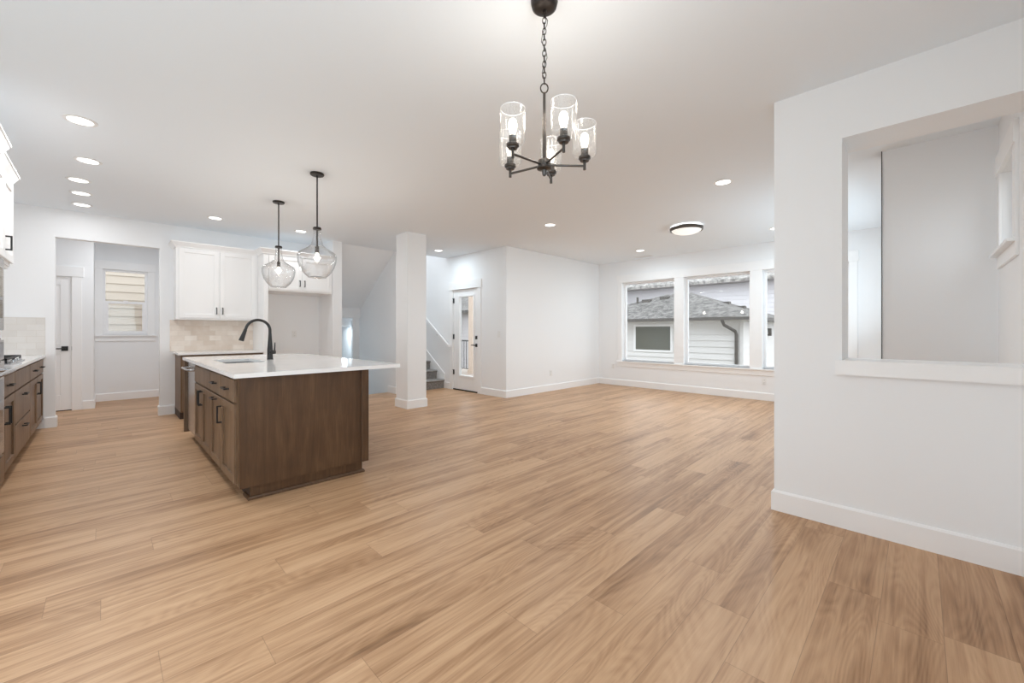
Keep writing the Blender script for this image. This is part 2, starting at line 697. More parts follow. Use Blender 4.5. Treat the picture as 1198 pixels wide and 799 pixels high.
# ================================================================== SETTING
HC = 2.74
fl = MB()
fl.box(-1.27, 8.25, -0.54, 5.30, -0.12, 0)
fl.box(-1.27, 5.16, 5.30, 7.07, -0.12, 0)
fl.box(-1.27, 2.885, 7.07, 10.02, -0.12, 0)
fl.box(2.885, 4.01, 7.07, 7.40, -0.12, 0)
fl.box(4.01, 5.16, 7.07, 7.20, -0.12, 0)
struct('floor', fl, FLOOR, 'light brown oak plank floor running through the whole open room', 'floor', loc=(0, 0, 0))

ce = MB()
ce.box(-1.27, 8.25, -0.54, 5.37, HC, HC + 0.12)
ce.box(-1.27, 5.22, 5.37, 7.07, HC, HC + 0.12)
ce.box(-1.27, 2.885, 7.07, 10.02, HC, HC + 0.12)
ce.box(2.885, 4.07, 7.07, 7.15, HC, HC + 0.12)
struct('ceiling', ce, W_CEIL, 'flat white ceiling above the open room', 'ceiling')

wall('wall_right', 'x', 3.19, 3.49, -0.42, 0.69, 0, HC, [(-0.42, 0.333, 0.95, 2.383)], W_WALL, 'thick white wall with a large cased opening at the right of the room')
wall('wall_kitchen', 'y', 7.66, 7.78, -1.27, 2.885, 0, HC, [(-0.444, 0.55, 0, 2.386)], W_WALL, 'white kitchen wall with the doorway to the mud room')
wall('wall_alcove', 'x', 2.73, 2.885, 7.03, 7.66, 0, HC, [], W_WALL, 'white wall end right of the empty refrigerator alcove')
wall('wall_left', 'x', -1.27, -1.15, -0.54, 9.22, 0, HC, [(0.2, 3.2, 0.05, 2.3)], W_WALL, 'white wall behind the cooktop counter')
wall('wall_back', 'y', -0.54, -0.42, -1.15, 8.25, 0, HC, [(-0.6, 0.8, 0.95, 2.3), (3.93, 4.52, 1.76, 2.33)], W_WALL, 'white outer wall with the small high window')
WIN = [(3.48, 4.65), (2.12, 3.29), (0.76, 1.93)]
WZ0, WZ1 = 0.545, 2.272
wall('wall_window', 'x', 8.10, 8.28, 0.10, 5.37, 0, HC, [(a, b, WZ0, WZ1) for a, b in WIN], W_WALL, 'white far wall with three tall windows')
wall('wall_living', 'y', 5.25, 5.37, 5.22, 8.10, 0, HC, [], W_WALL, 'plain white wall between the glazed door and the window wall')
wd = MB()
wd.box(5.10, 5.22, 5.25, 6.03, 0, HC)
wd.box(5.10, 5.22, 6.03, 6.83, 2.05, HC)
wd.box(5.10, 5.22, 6.83, 7.07, 0, HC)
wd.box(5.10, 5.22, 7.07, 10.7, -1.6, 5.5)
struct('wall_door', wd, W_WALL, 'white wall holding the glazed door and running up beside the stairs', 'wall')
wall('wall_entry', 'x', 4.71, 4.83, -0.42, 0.222, 0, HC, [], W_WALL, 'plain white wall seen through the opening in the thick wall')
wall('wall_south', 'y', 0.10, 0.21, 4.83, 8.10, 0, HC, [(5.3, 7.6, 0.6, 2.3)], W_WALL, 'white end wall of the living room')
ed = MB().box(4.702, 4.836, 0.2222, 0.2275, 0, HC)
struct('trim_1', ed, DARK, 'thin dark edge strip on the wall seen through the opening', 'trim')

# mud room
wall('wall_mudroom', 'y', 9.10, 9.22, -1.15, -0.127, 0, HC, [(-1.12, -0.357, 0, 2.03)], W_WALL, 'white mud room wall holding the white panel door')
wall('wall_mudroom_return', 'x', -0.247, -0.127, 9.22, 9.90, 0, HC, [], W_WALL, 'short white return wall beside the mud room window')
wall('wall_mudroom_window', 'y', 9.90, 10.02, -0.247, 1.07, 0, HC, [(-0.03, 0.545, 1.135, 2.275)], W_WALL, 'white mud room wall with the sash window')
wall('wall_mudroom_right', 'x', 0.95, 1.07, 7.78, 9.90, 0, HC, [], W_WALL, 'white right wall of the mud room')

# stairwell
wall('wall_stair', 'x', 3.95, 4.07, 7.10, 10.6, -1.6, 5.5, [], W_WALL, 'white wall between the stairs going up and the stairs going down')
wall('wall_stair_far', 'y', 10.6, 10.72, 2.73, 5.22, -1.6, 5.5, [], W_WALL, 'white far wall of the stairwell')
wall('wall_stair_side', 'x', 2.765, 2.885, 7.66, 10.6, -1.6, HC, [], W_WALL, 'white side wall of the stairs going down')
wall('wall_stair_niche', 'y', 8.70, 8.80, 3.81, 3.95, -1.6, 1.49, [], W_WALL, 'narrow white wall end under the stair soffit')
st = MB()
st.box(3.95, 5.22, 6.95, 7.07, HC + 0.12, 5.5)
st.box(3.95, 5.22, 6.95, 10.72, 5.5, 5.6)
struct('ceiling_stair', st, W_CEIL, 'white upper stairwell ceiling', 'ceiling')
so = MB().prism([(7.15, 2.745), (8.64, 1.70), (8.64, 1.49), (8.90, 1.49), (8.90, 1.31), (10.6, 1.31), (10.6, 2.9), (7.15, 2.9)], 'x', 2.885, 3.95)
struct('ceiling_soffit', so, W_WALL, 'sloping white soffit under the upper flight of stairs', 'ceiling')
bs = MB().box(2.885, 3.95, 7.40, 10.6, -1.6, -1.5)
struct('floor_lower', bs, CARPET, 'grey carpet at the foot of the stairs going down', 'floor')

col_ = MB().box(3.30, 3.636, 5.58, 5.925, 0, HC)
struct('column', col_, W_WALL, 'square white column standing behind the island', 'column')

# ------------------------------------------------------------------ baseboards
BP = [(0, 0), (0.015, 0), (0.015, 0.122), (0.006, 0.134), (0, 0.134)]


def baseboard(name, path, side, label, closed=False):
    struct(name, MB().sweep(path, BP, side, closed), W_TRIM, label, 'baseboard')


baseboard('baseboard_right', [(3.19, -0.42), (3.19, 0.69), (3.49, 0.69), (3.49, -0.42)], 1, 'white baseboard along the thick wall at the right')
baseboard('baseboard_window', [(8.10, 5.235), (8.10, 0.21)], -1, 'white baseboard under the three tall windows')
baseboard('baseboard_living', [(5.10, 5.925), (5.10, 5.25), (8.10, 5.25)], -1, 'white baseboard from the glazed door to the window wall')
baseboard('baseboard_stair', [(5.10, 7.10), (5.10, 6.935)], -1, 'short white baseboard between the glazed door and the stairs')
baseboard('baseboard_column', [(3.30, 5.58), (3.636, 5.58), (3.636, 5.925), (3.30, 5.925)], -1, 'white baseboard around the square column', True)
baseboard('baseboard_stair_wall', [(3.95, 7.40), (3.95, 7.10), (4.07, 7.10)], -1, 'white baseboard on the wall end between the stairs')
baseboard('baseboard_doorway_left', [(-0.53, 7.66), (-0.444, 7.66), (-0.444, 7.78)], -1, 'white baseboard at the left side of the mud room doorway')
baseboard('baseboard_doorway_right', [(0.55, 7.78), (0.55, 7.66), (0.715, 7.66)], -1, 'white baseboard at the right side of the mud room doorway')
baseboard('baseboard_alcove', [(1.765, 7.66), (2.73, 7.66), (2.73, 7.03), (2.885, 7.03), (2.885, 7.40)], -1, 'white baseboard around the refrigerator alcove')
baseboard('baseboard_mudroom', [(-0.245, 9.10), (-0.127, 9.10), (-0.127, 9.90), (0.95, 9.90), (0.95, 7.78)], -1, 'white baseboard around the mud room')
baseboard('baseboard_entry', [(4.71, -0.42), (4.71, 0.222)], 1, 'white baseboard of the wall seen through the opening')

# ledge of the opening in the thick wall
led = MB().box(3.158, 3.50, -0.42, 0.3328, 0.95, 1.024)
led.box(3.158, 3.1898, 0.3328, 0.362, 0.937, 1.024)
led.box(3.158, 3.1898, -0.42, 0.3328, 0.937, 0.95)
struct('trim_2', led, W_TRIM, 'deep white ledge capping the bottom of the cased opening', 'trim')


# ------------------------------------------------------------------ windows
def casing_x(name, xf, y0, y1, z0, z1, label, mull):
    """flat casing on the living room window wall, facing -X"""
    mb = MB()
    t = 0.016
    mb.box(xf - t, xf, y0 - 0.10, y0, z0, z1)
    mb.box(xf - t, xf, y1, y1 + 0.10, z0, z1)
    mb.box(xf - t - 0.006, xf, y0 - 0.115, y1 + 0.115, z1, z1 + 0.165)
    for a, b in mull:
        mb.box(xf - t, xf, a, b, z0, z1)
    mb.box(xf - 0.045, xf + 0.10, y0 - 0.115, y1 + 0.115, z0 - 0.022, z0)
    mb.box(xf - t, xf, y0 - 0.10, y1 + 0.10, z0 - 0.115, z0 - 0.022)
    struct(name, mb, W_TRIM, label, 'trim', bevel=0.0015, seg=1)


casing_x('trim_3', 8.0999, 0.76, 4.65, WZ0, WZ1, 'white casing, stool and apron around the three tall windows', [(3.29, 3.48), (1.93, 2.12)])
WLAB = ['tall fixed window at the left, showing the small window of the next house', 'tall fixed window in the middle, showing the downspout outside', 'tall fixed window at the right, partly hidden by the thick wall']
for k, (a, b) in enumerate(WIN):
    w = thing(f'window_{k + 1}', (8.20, (a + b) / 2, WZ0), WLAB[k], 'window', None, 'structure')
    mb = MB()
    fw = 0.038
    mb.box(8.20, 8.26, a, a + fw, WZ0, WZ1)
    mb.box(8.20, 8.26, b - fw, b, WZ0, WZ1)
    mb.box(8.20, 8.26, a + fw, b - fw, WZ0, WZ0 + fw)
    mb.box(8.20, 8.26, a + fw, b - fw, WZ1 - fw, WZ1)
    mb.build('frame', W_VINYL, w, bevel=0.003)
    MB().box(8.228, 8.232, a + fw - 0.005, b - fw + 0.005, WZ0 + fw - 0.005, WZ1 - fw + 0.005).build('pane', PANE, w)


def window_y(name, x0, x1, z0, z1, yw, yf, label, inward, casing_name, casing_label, sash=True, lcut=None, rcut=None):
    """window in a wall facing -Y (inward=-1) or +Y (inward=+1); yw = frame centre, yf = wall face"""
    w = thing(name, ((x0 + x1) / 2, yw, z0), label, 'window', None, 'structure')
    f = 0.035
    mb = MB()
    mb.box(x0, x0 + f, yw - 0.03, yw + 0.03, z0, z1)
    mb.box(x1 - f, x1, yw - 0.03, yw + 0.03, z0, z1)
    mb.box(x0 + f, x1 - f, yw - 0.03, yw + 0.03, z0, z0 + f)
    mb.box(x0 + f, x1 - f, yw - 0.03, yw + 0.03, z1 - f, z1)
    mb.build('frame', W_VINYL, w, bevel=0.002, seg=1)
    if sash:
        zm = (z0 + z1) / 2 - 0.02
        s = MB()
        ys = yw + inward * 0.014
        g = 0.036
        s.box(x0 + f, x1 - f, ys - 0.016, ys + 0.016, zm, zm + 0.042)
        s.box(x0 + f, x0 + f + g, ys - 0.016, ys + 0.016, z0 + f, zm)
        s.box(x1 - f - g, x1 - f, ys - 0.016, ys + 0.016, z0 + f, zm)
        s.box(x0 + f + g, x1 - f - g, ys - 0.016, ys + 0.016, z0 + f, z0 + f + g)
        sa = s.build('sash', W_VINYL, w, bevel=0.002, seg=1)
        MB().box((x0 + x1) / 2 - 0.03, (x0 + x1) / 2 + 0.03, ys + inward * 0.016, ys + inward * 0.03, zm + 0.042, zm + 0.054).build('lock', W_VINYL, sa)
        MB().box(x0 + f + g - 0.004, x1 - f - g + 0.004, ys - 0.002, ys + 0.002, z0 + f + g - 0.004, zm).build('pane', SCREEN, sa)
        MB().box(x0 + f - 0.004, x1 - f + 0.004, yw - inward * 0.012 - 0.002, yw - inward * 0.012 + 0.002, zm + 0.02, z1 - f + 0.004).build('pane', PANE, w)
    else:
        MB().box(x0 + f - 0.004, x1 - f + 0.004, yw - 0.002, yw + 0.002, z0 + f - 0.004, z1 - f + 0.004).build('pane', PANE, w)
    c = MB()
    i = inward
    l0 = x0 - 0.10 if lcut is None else lcut
    r1 = x1 + 0.10 if rcut is None else rcut
    c.box(l0, x0, yf, yf + i * 0.016, z0, z1)
    c.box(x1, r1, yf, yf + i * 0.016, z0, z1)
    c.box(l0, r1 + 0.012, yf, yf + i * 0.024, z1, z1 + 0.14)
    c.box(l0, r1 + 0.02, yw + i * 0.03, yf + i * 0.05, z0 - 0.02, z0)
    c.box(l0, r1, yf, yf + i * 0.016, z0 - 0.105, z0 - 0.02)
    struct(casing_name, c, W_TRIM, casing_label, 'trim', bevel=0.0015, seg=1)


window_y('window_4', -0.03, 0.545, 1.135, 2.275, 9.965, 9.8999, 'white single-hung sash window in the mud room', -1, 'trim_4', 'white casing and stool around the mud room sash window', lcut=-0.1255)
window_y('window_5', 3.93, 4.52, 1.76, 2.33, -0.50, -0.4199, 'small high window seen through the cased opening', 1, 'trim_5', 'white casing around the small high window', sash=False)
window_y('window_7', 5.3, 7.6, 0.6, 2.3, 0.15, 0.2101, 'wide added window, unseen behind the thick wall', 1, 'trim_7', 'white casing of the added unseen window behind the thick wall', sash=False)  # window added out of view to light the living room
window_y('window_6', -0.6, 0.8, 0.95, 2.3, -0.47, -0.4199, 'added window, unseen behind the camera', 1, 'trim_6', 'white casing of the added unseen window behind the camera', sash=False)  # window added out of view to light the near room

pd = thing('door_3', (-1.21, 1.7, 0.05), 'wide white sliding patio door, added unseen in the left wall beside the camera', 'door', None, 'structure')  # door added out of view to let fill light in
for a, e, xx in ((0.2, 1.72, -1.235), (1.68, 3.2, -1.195)):
    mb = MB()
    mb.box(xx - 0.02, xx + 0.02, a, a + 0.06, 0.05, 2.3)
    mb.box(xx - 0.02, xx + 0.02, e - 0.06, e, 0.05, 2.3)
    mb.box(xx - 0.02, xx + 0.02, a + 0.06, e - 0.06, 0.05, 0.13)
    mb.box(xx - 0.02, xx + 0.02, a + 0.06, e - 0.06, 2.24, 2.3)
    fr_ = mb.build('sliding_panel', W_VINYL, pd)
    MB().box(xx - 0.002, xx + 0.002, a + 0.055, e - 0.055, 0.125, 2.245).build('pane', PANE, fr_)

# ------------------------------------------------------------------ glazed door (in wall_door, faces -X)
d1 = thing('door_1', (5.12, 6.43, 0), 'white exterior door with one tall glass pane beside the stairs', 'door', None, 'structure')
DX0, DX1 = 5.118, 5.163
gy0, gy1, gz0, gz1 = 6.165, 6.655, 0.29, 1.915
mb = MB()
mb.box(DX0, DX1, 6.034, gy0, 0.022, 2.044)
mb.box(DX0, DX1, gy1, 6.826, 0.022, 2.044)
mb.box(DX0, DX1, gy0, gy1, 0.022, gz0)
mb.box(DX0, DX1, gy0, gy1, gz1, 2.044)
mb.build('panel', W_TRIM, d1, bevel=0.0015, seg=1)
mb = MB()
for a, b, c, d in ((gy0 - 0.015, gy0 + 0.02, gz0 - 0.015, gz1 + 0.015), (gy1 - 0.02, gy1 + 0.015, gz0 - 0.015, gz1 + 0.015),
                   (gy0 + 0.02, gy1 - 0.02, gz0 - 0.015, gz0 + 0.02), (gy0 + 0.02, gy1 - 0.02, gz1 - 0.02, gz1 + 0.015)):
    mb.box(DX0 - 0.012, DX1 + 0.012, a, b, c, d)
mb.build('glass_frame', W_TRIM, d1, bevel=0.004)
MB().box(5.138, 5.142, gy0 + 0.015, gy1 - 0.015, gz0 + 0.015, gz1 - 0.015).build('pane', PANE, d1)
mb = MB()
mb.box(DX0 - 0.010, DX0, 6.055, 6.120, 0.895, 0.960)
mb.cyl((DX0 - 0.010, 6.088, 0.927), (DX0 - 0.055, 6.088, 0.927), 0.010)
mb.box(DX0 - 0.060, DX0 - 0.046, 6.080, 6.20, 0.920, 0.938)
mb.build('lever_handle', BLACK, d1, bevel=0.002)
MB().box(DX0 - 0.016, DX0, 6.057, 6.118, 1.045, 1.110).build('deadbolt', BLACK, d1, bevel=0.003)
for z in (1.83, 1.09, 0.36):
    mb = MB().cyl((5.106, 6.832, z - 0.05), (5.106, 6.832, z + 0.05), 0.008, n=10)
    mb.box(5.102, 5.1175, 6.805, 6.826, z - 0.05, z + 0.05)
    if z != 1.09:
        mb.box(5.086, 5.106, 6.828, 6.852, z + 0.042, z + 0.052)
    mb.build('hinge', BLACK, d1)
MB().box(5.10, 5.24, 6.032, 6.828, 0.001, 0.021).build('threshold', DARK, d1)
c = MB()
c.box(5.084, 5.0999, 5.93, 6.03, 0, 2.05)
c.box(5.084, 5.0999, 6.83, 6.93, 0, 2.05)
c.box(5.076, 5.0999, 5.915, 6.945, 2.062, 2.21)
c.box(5.070, 5.0999, 5.91, 6.95, 2.05, 2.062)
struct('trim_8', c, W_TRIM, 'white casing with a tall head around the glazed door', 'trim', bevel=0.0015, seg=1)

# ------------------------------------------------------------------ mud room panel door (faces -Y)
d2 = thing('door_2', (-0.74, 9.13, 0), 'white two-panel door with a black lever in the mud room', 'door', None, 'structure')
mb = MB()
x0, x1, ya, yb = -1.116, -0.361, 9.112, 9.150
mb.box(x0, x0 + 0.115, ya, yb, 0.012, 2.024)
mb.box(x1 - 0.115, x1, ya, yb, 0.012, 2.024)
for z0, z1 in ((0.012, 0.24), (0.86, 1.02), (1.90, 2.024)):
    mb.box(x0 + 0.115, x1 - 0.115, ya, yb, z0, z1)
for z0, z1 in ((0.24, 0.86), (1.02, 1.90)):
    mb.box(x0 + 0.11, x1 - 0.11, ya + 0.012, yb - 0.01, z0 - 0.005, z1 + 0.005)
    mb.box(x0 + 0.155, x1 - 0.155, ya + 0.004, yb - 0.01, z0 + 0.04, z1 - 0.04)
mb.build('panel', W_TRIM, d2, bevel=0.003)
mb = MB()
mb.box(-0.465, -0.395, ya - 0.010, ya, 0.905, 0.975)
mb.cyl((-0.43, ya - 0.01, 0.94), (-0.43, ya - 0.055, 0.94), 0.010)
mb.box(-0.56, -0.42, ya - 0.06, ya - 0.046, 0.932, 0.950)
mb.build('lever_handle', BLACK, d2, bevel=0.002)
MB().box(-0.3605, -0.3575, 9.105, 9.15, 0.91, 0.97).build('strike_plate', BLACK, d2)
MB().box(-1.12, -0.357, 9.125, 9.145, 0.0, 0.0115).build('gap', DARK, d2)
c = MB()
c.box(-0.357, -0.252, 9.084, 9.0999, 0, 2.03)
c.box(-1.1499, -1.12, 9.084, 9.0999, 0, 2.03)
c.box(-1.1499, -0.232, 9.076, 9.0999, 2.03, 2.185)
struct('trim_9', c, W_TRIM, 'white casing with a tall head around the mud room door', 'trim', bevel=0.0015, seg=1)

# ------------------------------------------------------------------ stairs
stair = thing('staircase', (4.58, 7.12, 0), 'grey carpeted staircase rising behind the square column', 'staircase', None, 'structure')
RIS, TRD = 0.183, 0.262
for k in range(11):
    y = 7.12 + k * TRD
    p = [(y, max(0.0, k * RIS - 0.05)), (y, (k + 1) * RIS - 0.045)]
    for a in range(7):
        t = math.radians(180 - a * 30 + 0)
        p.append((y + 0.000 - 0.012 + 0.022 * math.cos(t), (k + 1) * RIS - 0.022 + 0.022 * math.sin(t) if a < 4 else (k + 1) * RIS))
        if a >= 3:
            break
    p += [(y + TRD + 0.02, (k + 1) * RIS), (y + TRD + 0.02, max(0.0, k * RIS - 0.05))]
    MB().prism(p, 'x', 4.075, 5.078).build('step', CARPET, stair, bevel=0.004)
sk = MB().prism([(7.10, 0.0), (7.10, 0.30), (7.10 + 11 * TRD, 0.30 + 11 * RIS), (7.10 + 11 * TRD, 11 * RIS - 0.2), (7.5, 0.0)], 'x', 5.080, 5.0999)
struct('trim_10', sk, W_TRIM, 'sloping white skirt board beside the carpeted stairs', 'trim', bevel=0.002, seg=1)
for k in range(5):
    z = -(k + 1) * 0.19
    sd = MB().box(2.89, 3.945, 7.401 + k * 0.262, 7.401 + (k + 1) * 0.262, -1.5, z)
    if k == 0:
        low = thing('staircase', (3.4, 7.4, -1.5), 'grey carpeted staircase going down under the sloping soffit', 'staircase', None, 'structure')
    sd.build('step', CARPET, low)

hr = thing('handrail', (5.06, 6.92, 0.86), 'sloping white handrail on the wall above the carpeted stairs', 'handrail')
ang = math.atan2(RIS, TRD)
dy, dz = math.cos(ang), math.sin(ang)
A0 = (6.93, 0.905)
Lr = 3.2
nz, ny = math.cos(ang), -math.sin(ang)
poly = [(A0[0] - 0.035, A0[1] - 0.03), (A0[0] - 0.035, A0[1] + 0.03), (A0[0] + ny * 0.0, A0[1] + 0.03),
        (A0[0] + dy * Lr, A0[1] + 0.03 + dz * Lr), (A0[0] + dy * Lr, A0[1] - 0.04 + dz * Lr), (A0[0] + 0.012, A0[1] - 0.03)]
rail = MB().prism(poly, 'x', 5.028, 5.064)
rail.box(5.064, 5.0999, A0[0] - 0.035, A0[0] + 0.005, A0[1] - 0.028, A0[1] + 0.028)
rail.build('rail', W_TRIM, hr, bevel=0.004)
for s in (0.5, 1.9):
    yb_, zb_ = A0[0] + dy * s, A0[1] + dz * s
    MB().tube([(5.0995, yb_, zb_ - 0.07), (5.06, yb_, zb_ - 0.07), (5.046, yb_, zb_ - 0.035)], 0.008, 8).build('bracket', NICKEL, hr)

# ================================================================== ISLAND
CT0, CT1 = 0.878, 0.908
ISG = 'brown cabinets along the sink side of the island'
FI = Face(0.662, 3.345, (0, 1), (-1, 0))          # u = distance from near end


TOE_SHADE = mat('shaded_toe_board', srgb(60, 45, 35), 0.6)  # shadow under the cabinets put into the toe board colour


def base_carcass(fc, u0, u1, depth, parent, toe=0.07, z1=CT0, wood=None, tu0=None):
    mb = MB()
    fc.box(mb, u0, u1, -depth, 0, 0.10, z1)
    mb.build('carcass', wood or WOOD_LIT, parent)
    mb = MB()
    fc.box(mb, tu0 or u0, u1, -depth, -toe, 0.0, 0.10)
    mb.build('toe_kick', TOE_SHADE, parent)


def cab(name, fc, um, label, cat, group):
    p = fc.pt(um, -0.3, 0)
    return thing(name, p, label, cat, group)


# near drawer-over-door cabinet
b = cab('base_cabinet', FI, 0.31, 'brown base cabinet nearest the panelled end of the island, one drawer over one door', 'cabinet', ISG)
base_carcass(FI, 0.025, 0.535, 0.60, b, tu0=0.055)
dr = slab(FI, 0.068, 0.528, 0.695, 0.855, WOOD_LIT, b)
pull(FI, 0.298, 0.778, False, dr)
do = shaker(FI, 0.068, 0.528, 0.118, 0.680, WOOD_LIT, b)
pull(FI, 0.498, 0.555, True, do)
# pull-out cabinet
b = cab('base_cabinet', FI, 0.76, 'brown pull-out base cabinet beside the sink cabinet, a level pull topping its door', 'cabinet', ISG)
base_carcass(FI, 0.537, 0.983, 0.60, b)
dr = slab(FI, 0.540, 0.978, 0.695, 0.855, WOOD_LIT, b)
pull(FI, 0.759, 0.778, False, dr)
do = shaker(FI, 0.540, 0.978, 0.118, 0.680, WOOD_LIT, b)
pull(FI, 0.759, 0.650, False, do)
# sink cabinet
b = cab('sink_cabinet', FI, 1.4, 'brown sink cabinet with a plain false front over two doors, next to the dishwasher', 'cabinet', ISG)
base_carcass(FI, 0.985, 1.855, 0.60, b, z1=0.66)
mb = MB()
FI.box(mb, 0.985, 1.855, -0.02, 0, 0.66, CT0)
mb.build('rail', WOOD_LIT, b)
slab(FI, 0.990, 1.850, 0.695, 0.855, WOOD_LIT, b, 'false_front')
for a, e, h in ((0.990, 1.417, 1.385), (1.423, 1.850, 1.455)):
    do = shaker(FI, a, e, 0.118, 0.680, WOOD_LIT, b)
    pull(FI, h, 0.575, True, do)
# dishwasher
dw = cab('dishwasher', FI, 2.16, 'stainless steel dishwasher built into the far end of the island', 'dishwasher', None)
mb = MB()
FI.box(mb, 1.862, 2.452, -0.58, -0.012, 0.10, CT0 - 0.006)
mb.build('body', DARK, dw)
mb = MB()
FI.box(mb, 1.866, 2.448, -0.012, 0.012, 0.12, CT0 - 0.022)
mb.build('door', STEEL, dw, bevel=0.004)
mb = MB()
FI.box(mb, 1.866, 2.448, -0.50, -0.07, 0.002, 0.10)
mb.build('toe_kick', BLACK, dw)
mb = MB().tube([FI.pt(1.90, 0.010, 0.80), FI.pt(1.90, 0.050, 0.80), FI.pt(1.93, 0.062, 0.80), FI.pt(2.385, 0.062, 0.80), FI.pt(2.415, 0.050, 0.80), FI.pt(2.415, 0.010, 0.80)], 0.011, 10)
mb.build('handle', STEEL, dw, smooth=True)
# far end panel
ep = MB()
FI.box(ep, 2.460, 2.498, -0.60, 0.038, 0.075, CT0)
tag(ep.build('end_panel', WOOD_LIT, bevel=0.0015, seg=1), 'brown end panel closing the far side of the dishwasher', 'panel')
# large panelled near end with back
ip = thing('island_panel', (1.12, 3.40, 0), 'broad brown wood-grained panel facing the room at the near end of the island', 'panel')
mb = MB()
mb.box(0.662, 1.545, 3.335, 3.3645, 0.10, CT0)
mb.build('end_face', WOOD_SHADE, ip)
mb = MB()
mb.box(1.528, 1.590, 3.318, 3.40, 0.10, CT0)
mb.build('corner_post', WOOD_SHADE, ip, bevel=0.0015, seg=1)
mb = MB()
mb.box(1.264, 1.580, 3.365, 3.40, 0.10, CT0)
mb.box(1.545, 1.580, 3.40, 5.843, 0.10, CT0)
mb.build('back_face', WOOD_SHADE, ip)
mb = MB()
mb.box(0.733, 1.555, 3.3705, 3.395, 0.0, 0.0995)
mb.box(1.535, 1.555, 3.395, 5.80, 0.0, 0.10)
mb.build('toe_kick', WOOD_SHADE, ip)
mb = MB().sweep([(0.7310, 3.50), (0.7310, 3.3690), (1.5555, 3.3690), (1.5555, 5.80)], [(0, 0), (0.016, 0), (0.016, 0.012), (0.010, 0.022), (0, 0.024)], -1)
mb.build('shoe_moulding', WOOD_SHADE, ip)

# worktop with sink cut-out
sx0, sx1, sy0, sy1 = 0.775, 1.105, 4.43, 5.10
wx0, wx1, wy0, wy1 = 0.617, 1.868, 3.285, 5.87
mb = MB()
mb.box(wx0, sx0, wy0, wy1, CT0, CT1)
mb.box(sx1, wx1, wy0, wy1, CT0, CT1)
mb.box(sx0, sx1, wy0, sy0, CT0, CT1)
mb.box(sx0, sx1, sy1, wy1, CT0, CT1)
tag(mb.build('worktop', QUARTZ), 'large white quartz worktop of the island, overhanging at its right', 'worktop')
sk_ = MB()
t = 0.012
sk_.box(sx0 - t, sx0, sy0 - t, sy1 + t, 0.685, CT0 - 0.001)
sk_.box(sx1, sx1 + t, sy0 - t, sy1 + t, 0.685, CT0 - 0.001)
sk_.box(sx0, sx1, sy0 - t, sy0, 0.685, CT0 - 0.001)
sk_.box(sx0, sx1, sy1, sy1 + t, 0.685, CT0 - 0.001)
sk_.box(sx0 - t, sx1 + t, sy0 - t, sy1 + t, 0.673, 0.685)
sink = thing('sink', ((sx0 + sx1) / 2, (sy0 + sy1) / 2, 0.673), 'stainless steel sink set under the white island worktop', 'sink')
sk_.build('basin', STEEL, sink)
MB().lathe([(0, 0.6865), (0.03, 0.6865), (0.042, 0.689), (0.045, 0.6852), (0.045, 0.685)], (sx0 + sx1) / 2, (sy0 + sy1) / 2, 24).build('drain', NICKEL, sink, smooth=True)

# faucet: stands behind the sink, spout reaches over it
fx, fy = 1.215, 4.78
fa = thing('faucet', (fx, fy, CT1), 'matte black gooseneck kitchen faucet standing on the island worktop', 'faucet')
MB().lathe([(0, CT1), (0.029, CT1), (0.029, CT1 + 0.006), (0.027, CT1 + 0.012), (0.0255, CT1 + 0.10), (0.019, CT1 + 0.19), (0.0145, CT1 + 0.27), (0, CT1 + 0.27)], fx, fy, 28).build('body', BLACK, fa, smooth=True)
arc = [(fx, fy, CT1 + 0.24), (fx, fy, CT1 + 0.30)]
R = 0.108
for k in range(0, 17):
    a = math.radians(k * 10.0)
    arc.append((fx - R + R * math.cos(a), fy, CT1 + 0.30 + R * math.sin(a)))
ex, ez = arc[-1][0], arc[-1][2]
arc.append((ex - 0.012, fy, ez - 0.035))
MB().tube(arc, 0.0135, 14).build('spout', BLACK, fa, smooth=True)
p0 = Vector((ex - 0.010, fy, ez - 0.030))
dv = Vector((-0.32, 0, -0.95)).normalized()
mb = MB().cyl(p0, p0 + dv * 0.03, 0.0155, 0.017)
mb.cyl(p0 + dv * 0.03, p0 + dv * 0.115, 0.017, 0.0235)
mb.build('spray_head', BLACK, fa, smooth=True)
mb = MB().cyl((fx + 0.0, fy - 0.02, CT1 + 0.075), (fx + 0.0, fy - 0.052, CT1 + 0.075), 0.017)
mb.cyl((fx + 0.015, fy, CT1 + 0.075), (fx + 0.050, fy, CT1 + 0.075), 0.020)
mb.tube([(fx + 0.040, fy, CT1 + 0.08), (fx + 0.044, fy, CT1 + 0.13), (fx + 0.046, fy, CT1 + 0.175)], [0.008, 0.0065, 0.0055], 10)
mb.build('lever', BLACK, fa, smooth=True)

# ================================================================== KITCHEN BACK RUN (faces -Y)
FK = Face(0.72, 7.05, (1, 0), (0, -1))
b = thing('base_cabinet', (1.21, 7.35, 0), 'brown base cabinet against the tiled wall, behind the island', 'cabinet')
base_carcass(FK, 0.0, 0.978, 0.608, b)
for a, e, h in ((0.02, 0.484, 0.06), (0.490, 0.955, 0.915)):
    do = shaker(FK, a, e, 0.118, 0.680, WOOD_LIT, b)
    pull(FK, h, 0.60, True, do)
    dr = slab(FK, a, e, 0.695, 0.855, WOOD_LIT, b)
    pull(FK, (a + e) / 2, 0.778, False, dr)
mb = MB().box(0.692, 1.698, 7.018, 7.658, CT0, CT1)
tag(mb.build('worktop', QUARTZ, bevel=0.002), 'narrow white quartz worktop in front of the cream tiled splashback', 'worktop')
mb = MB().box(0.660, 1.698, 7.6505, 7.6597, CT1 + 0.001, 1.366)
tag(mb.build('backsplash', TILE_A), 'cream glazed tile splashback under the white double-door wall cabinet', 'splashback')

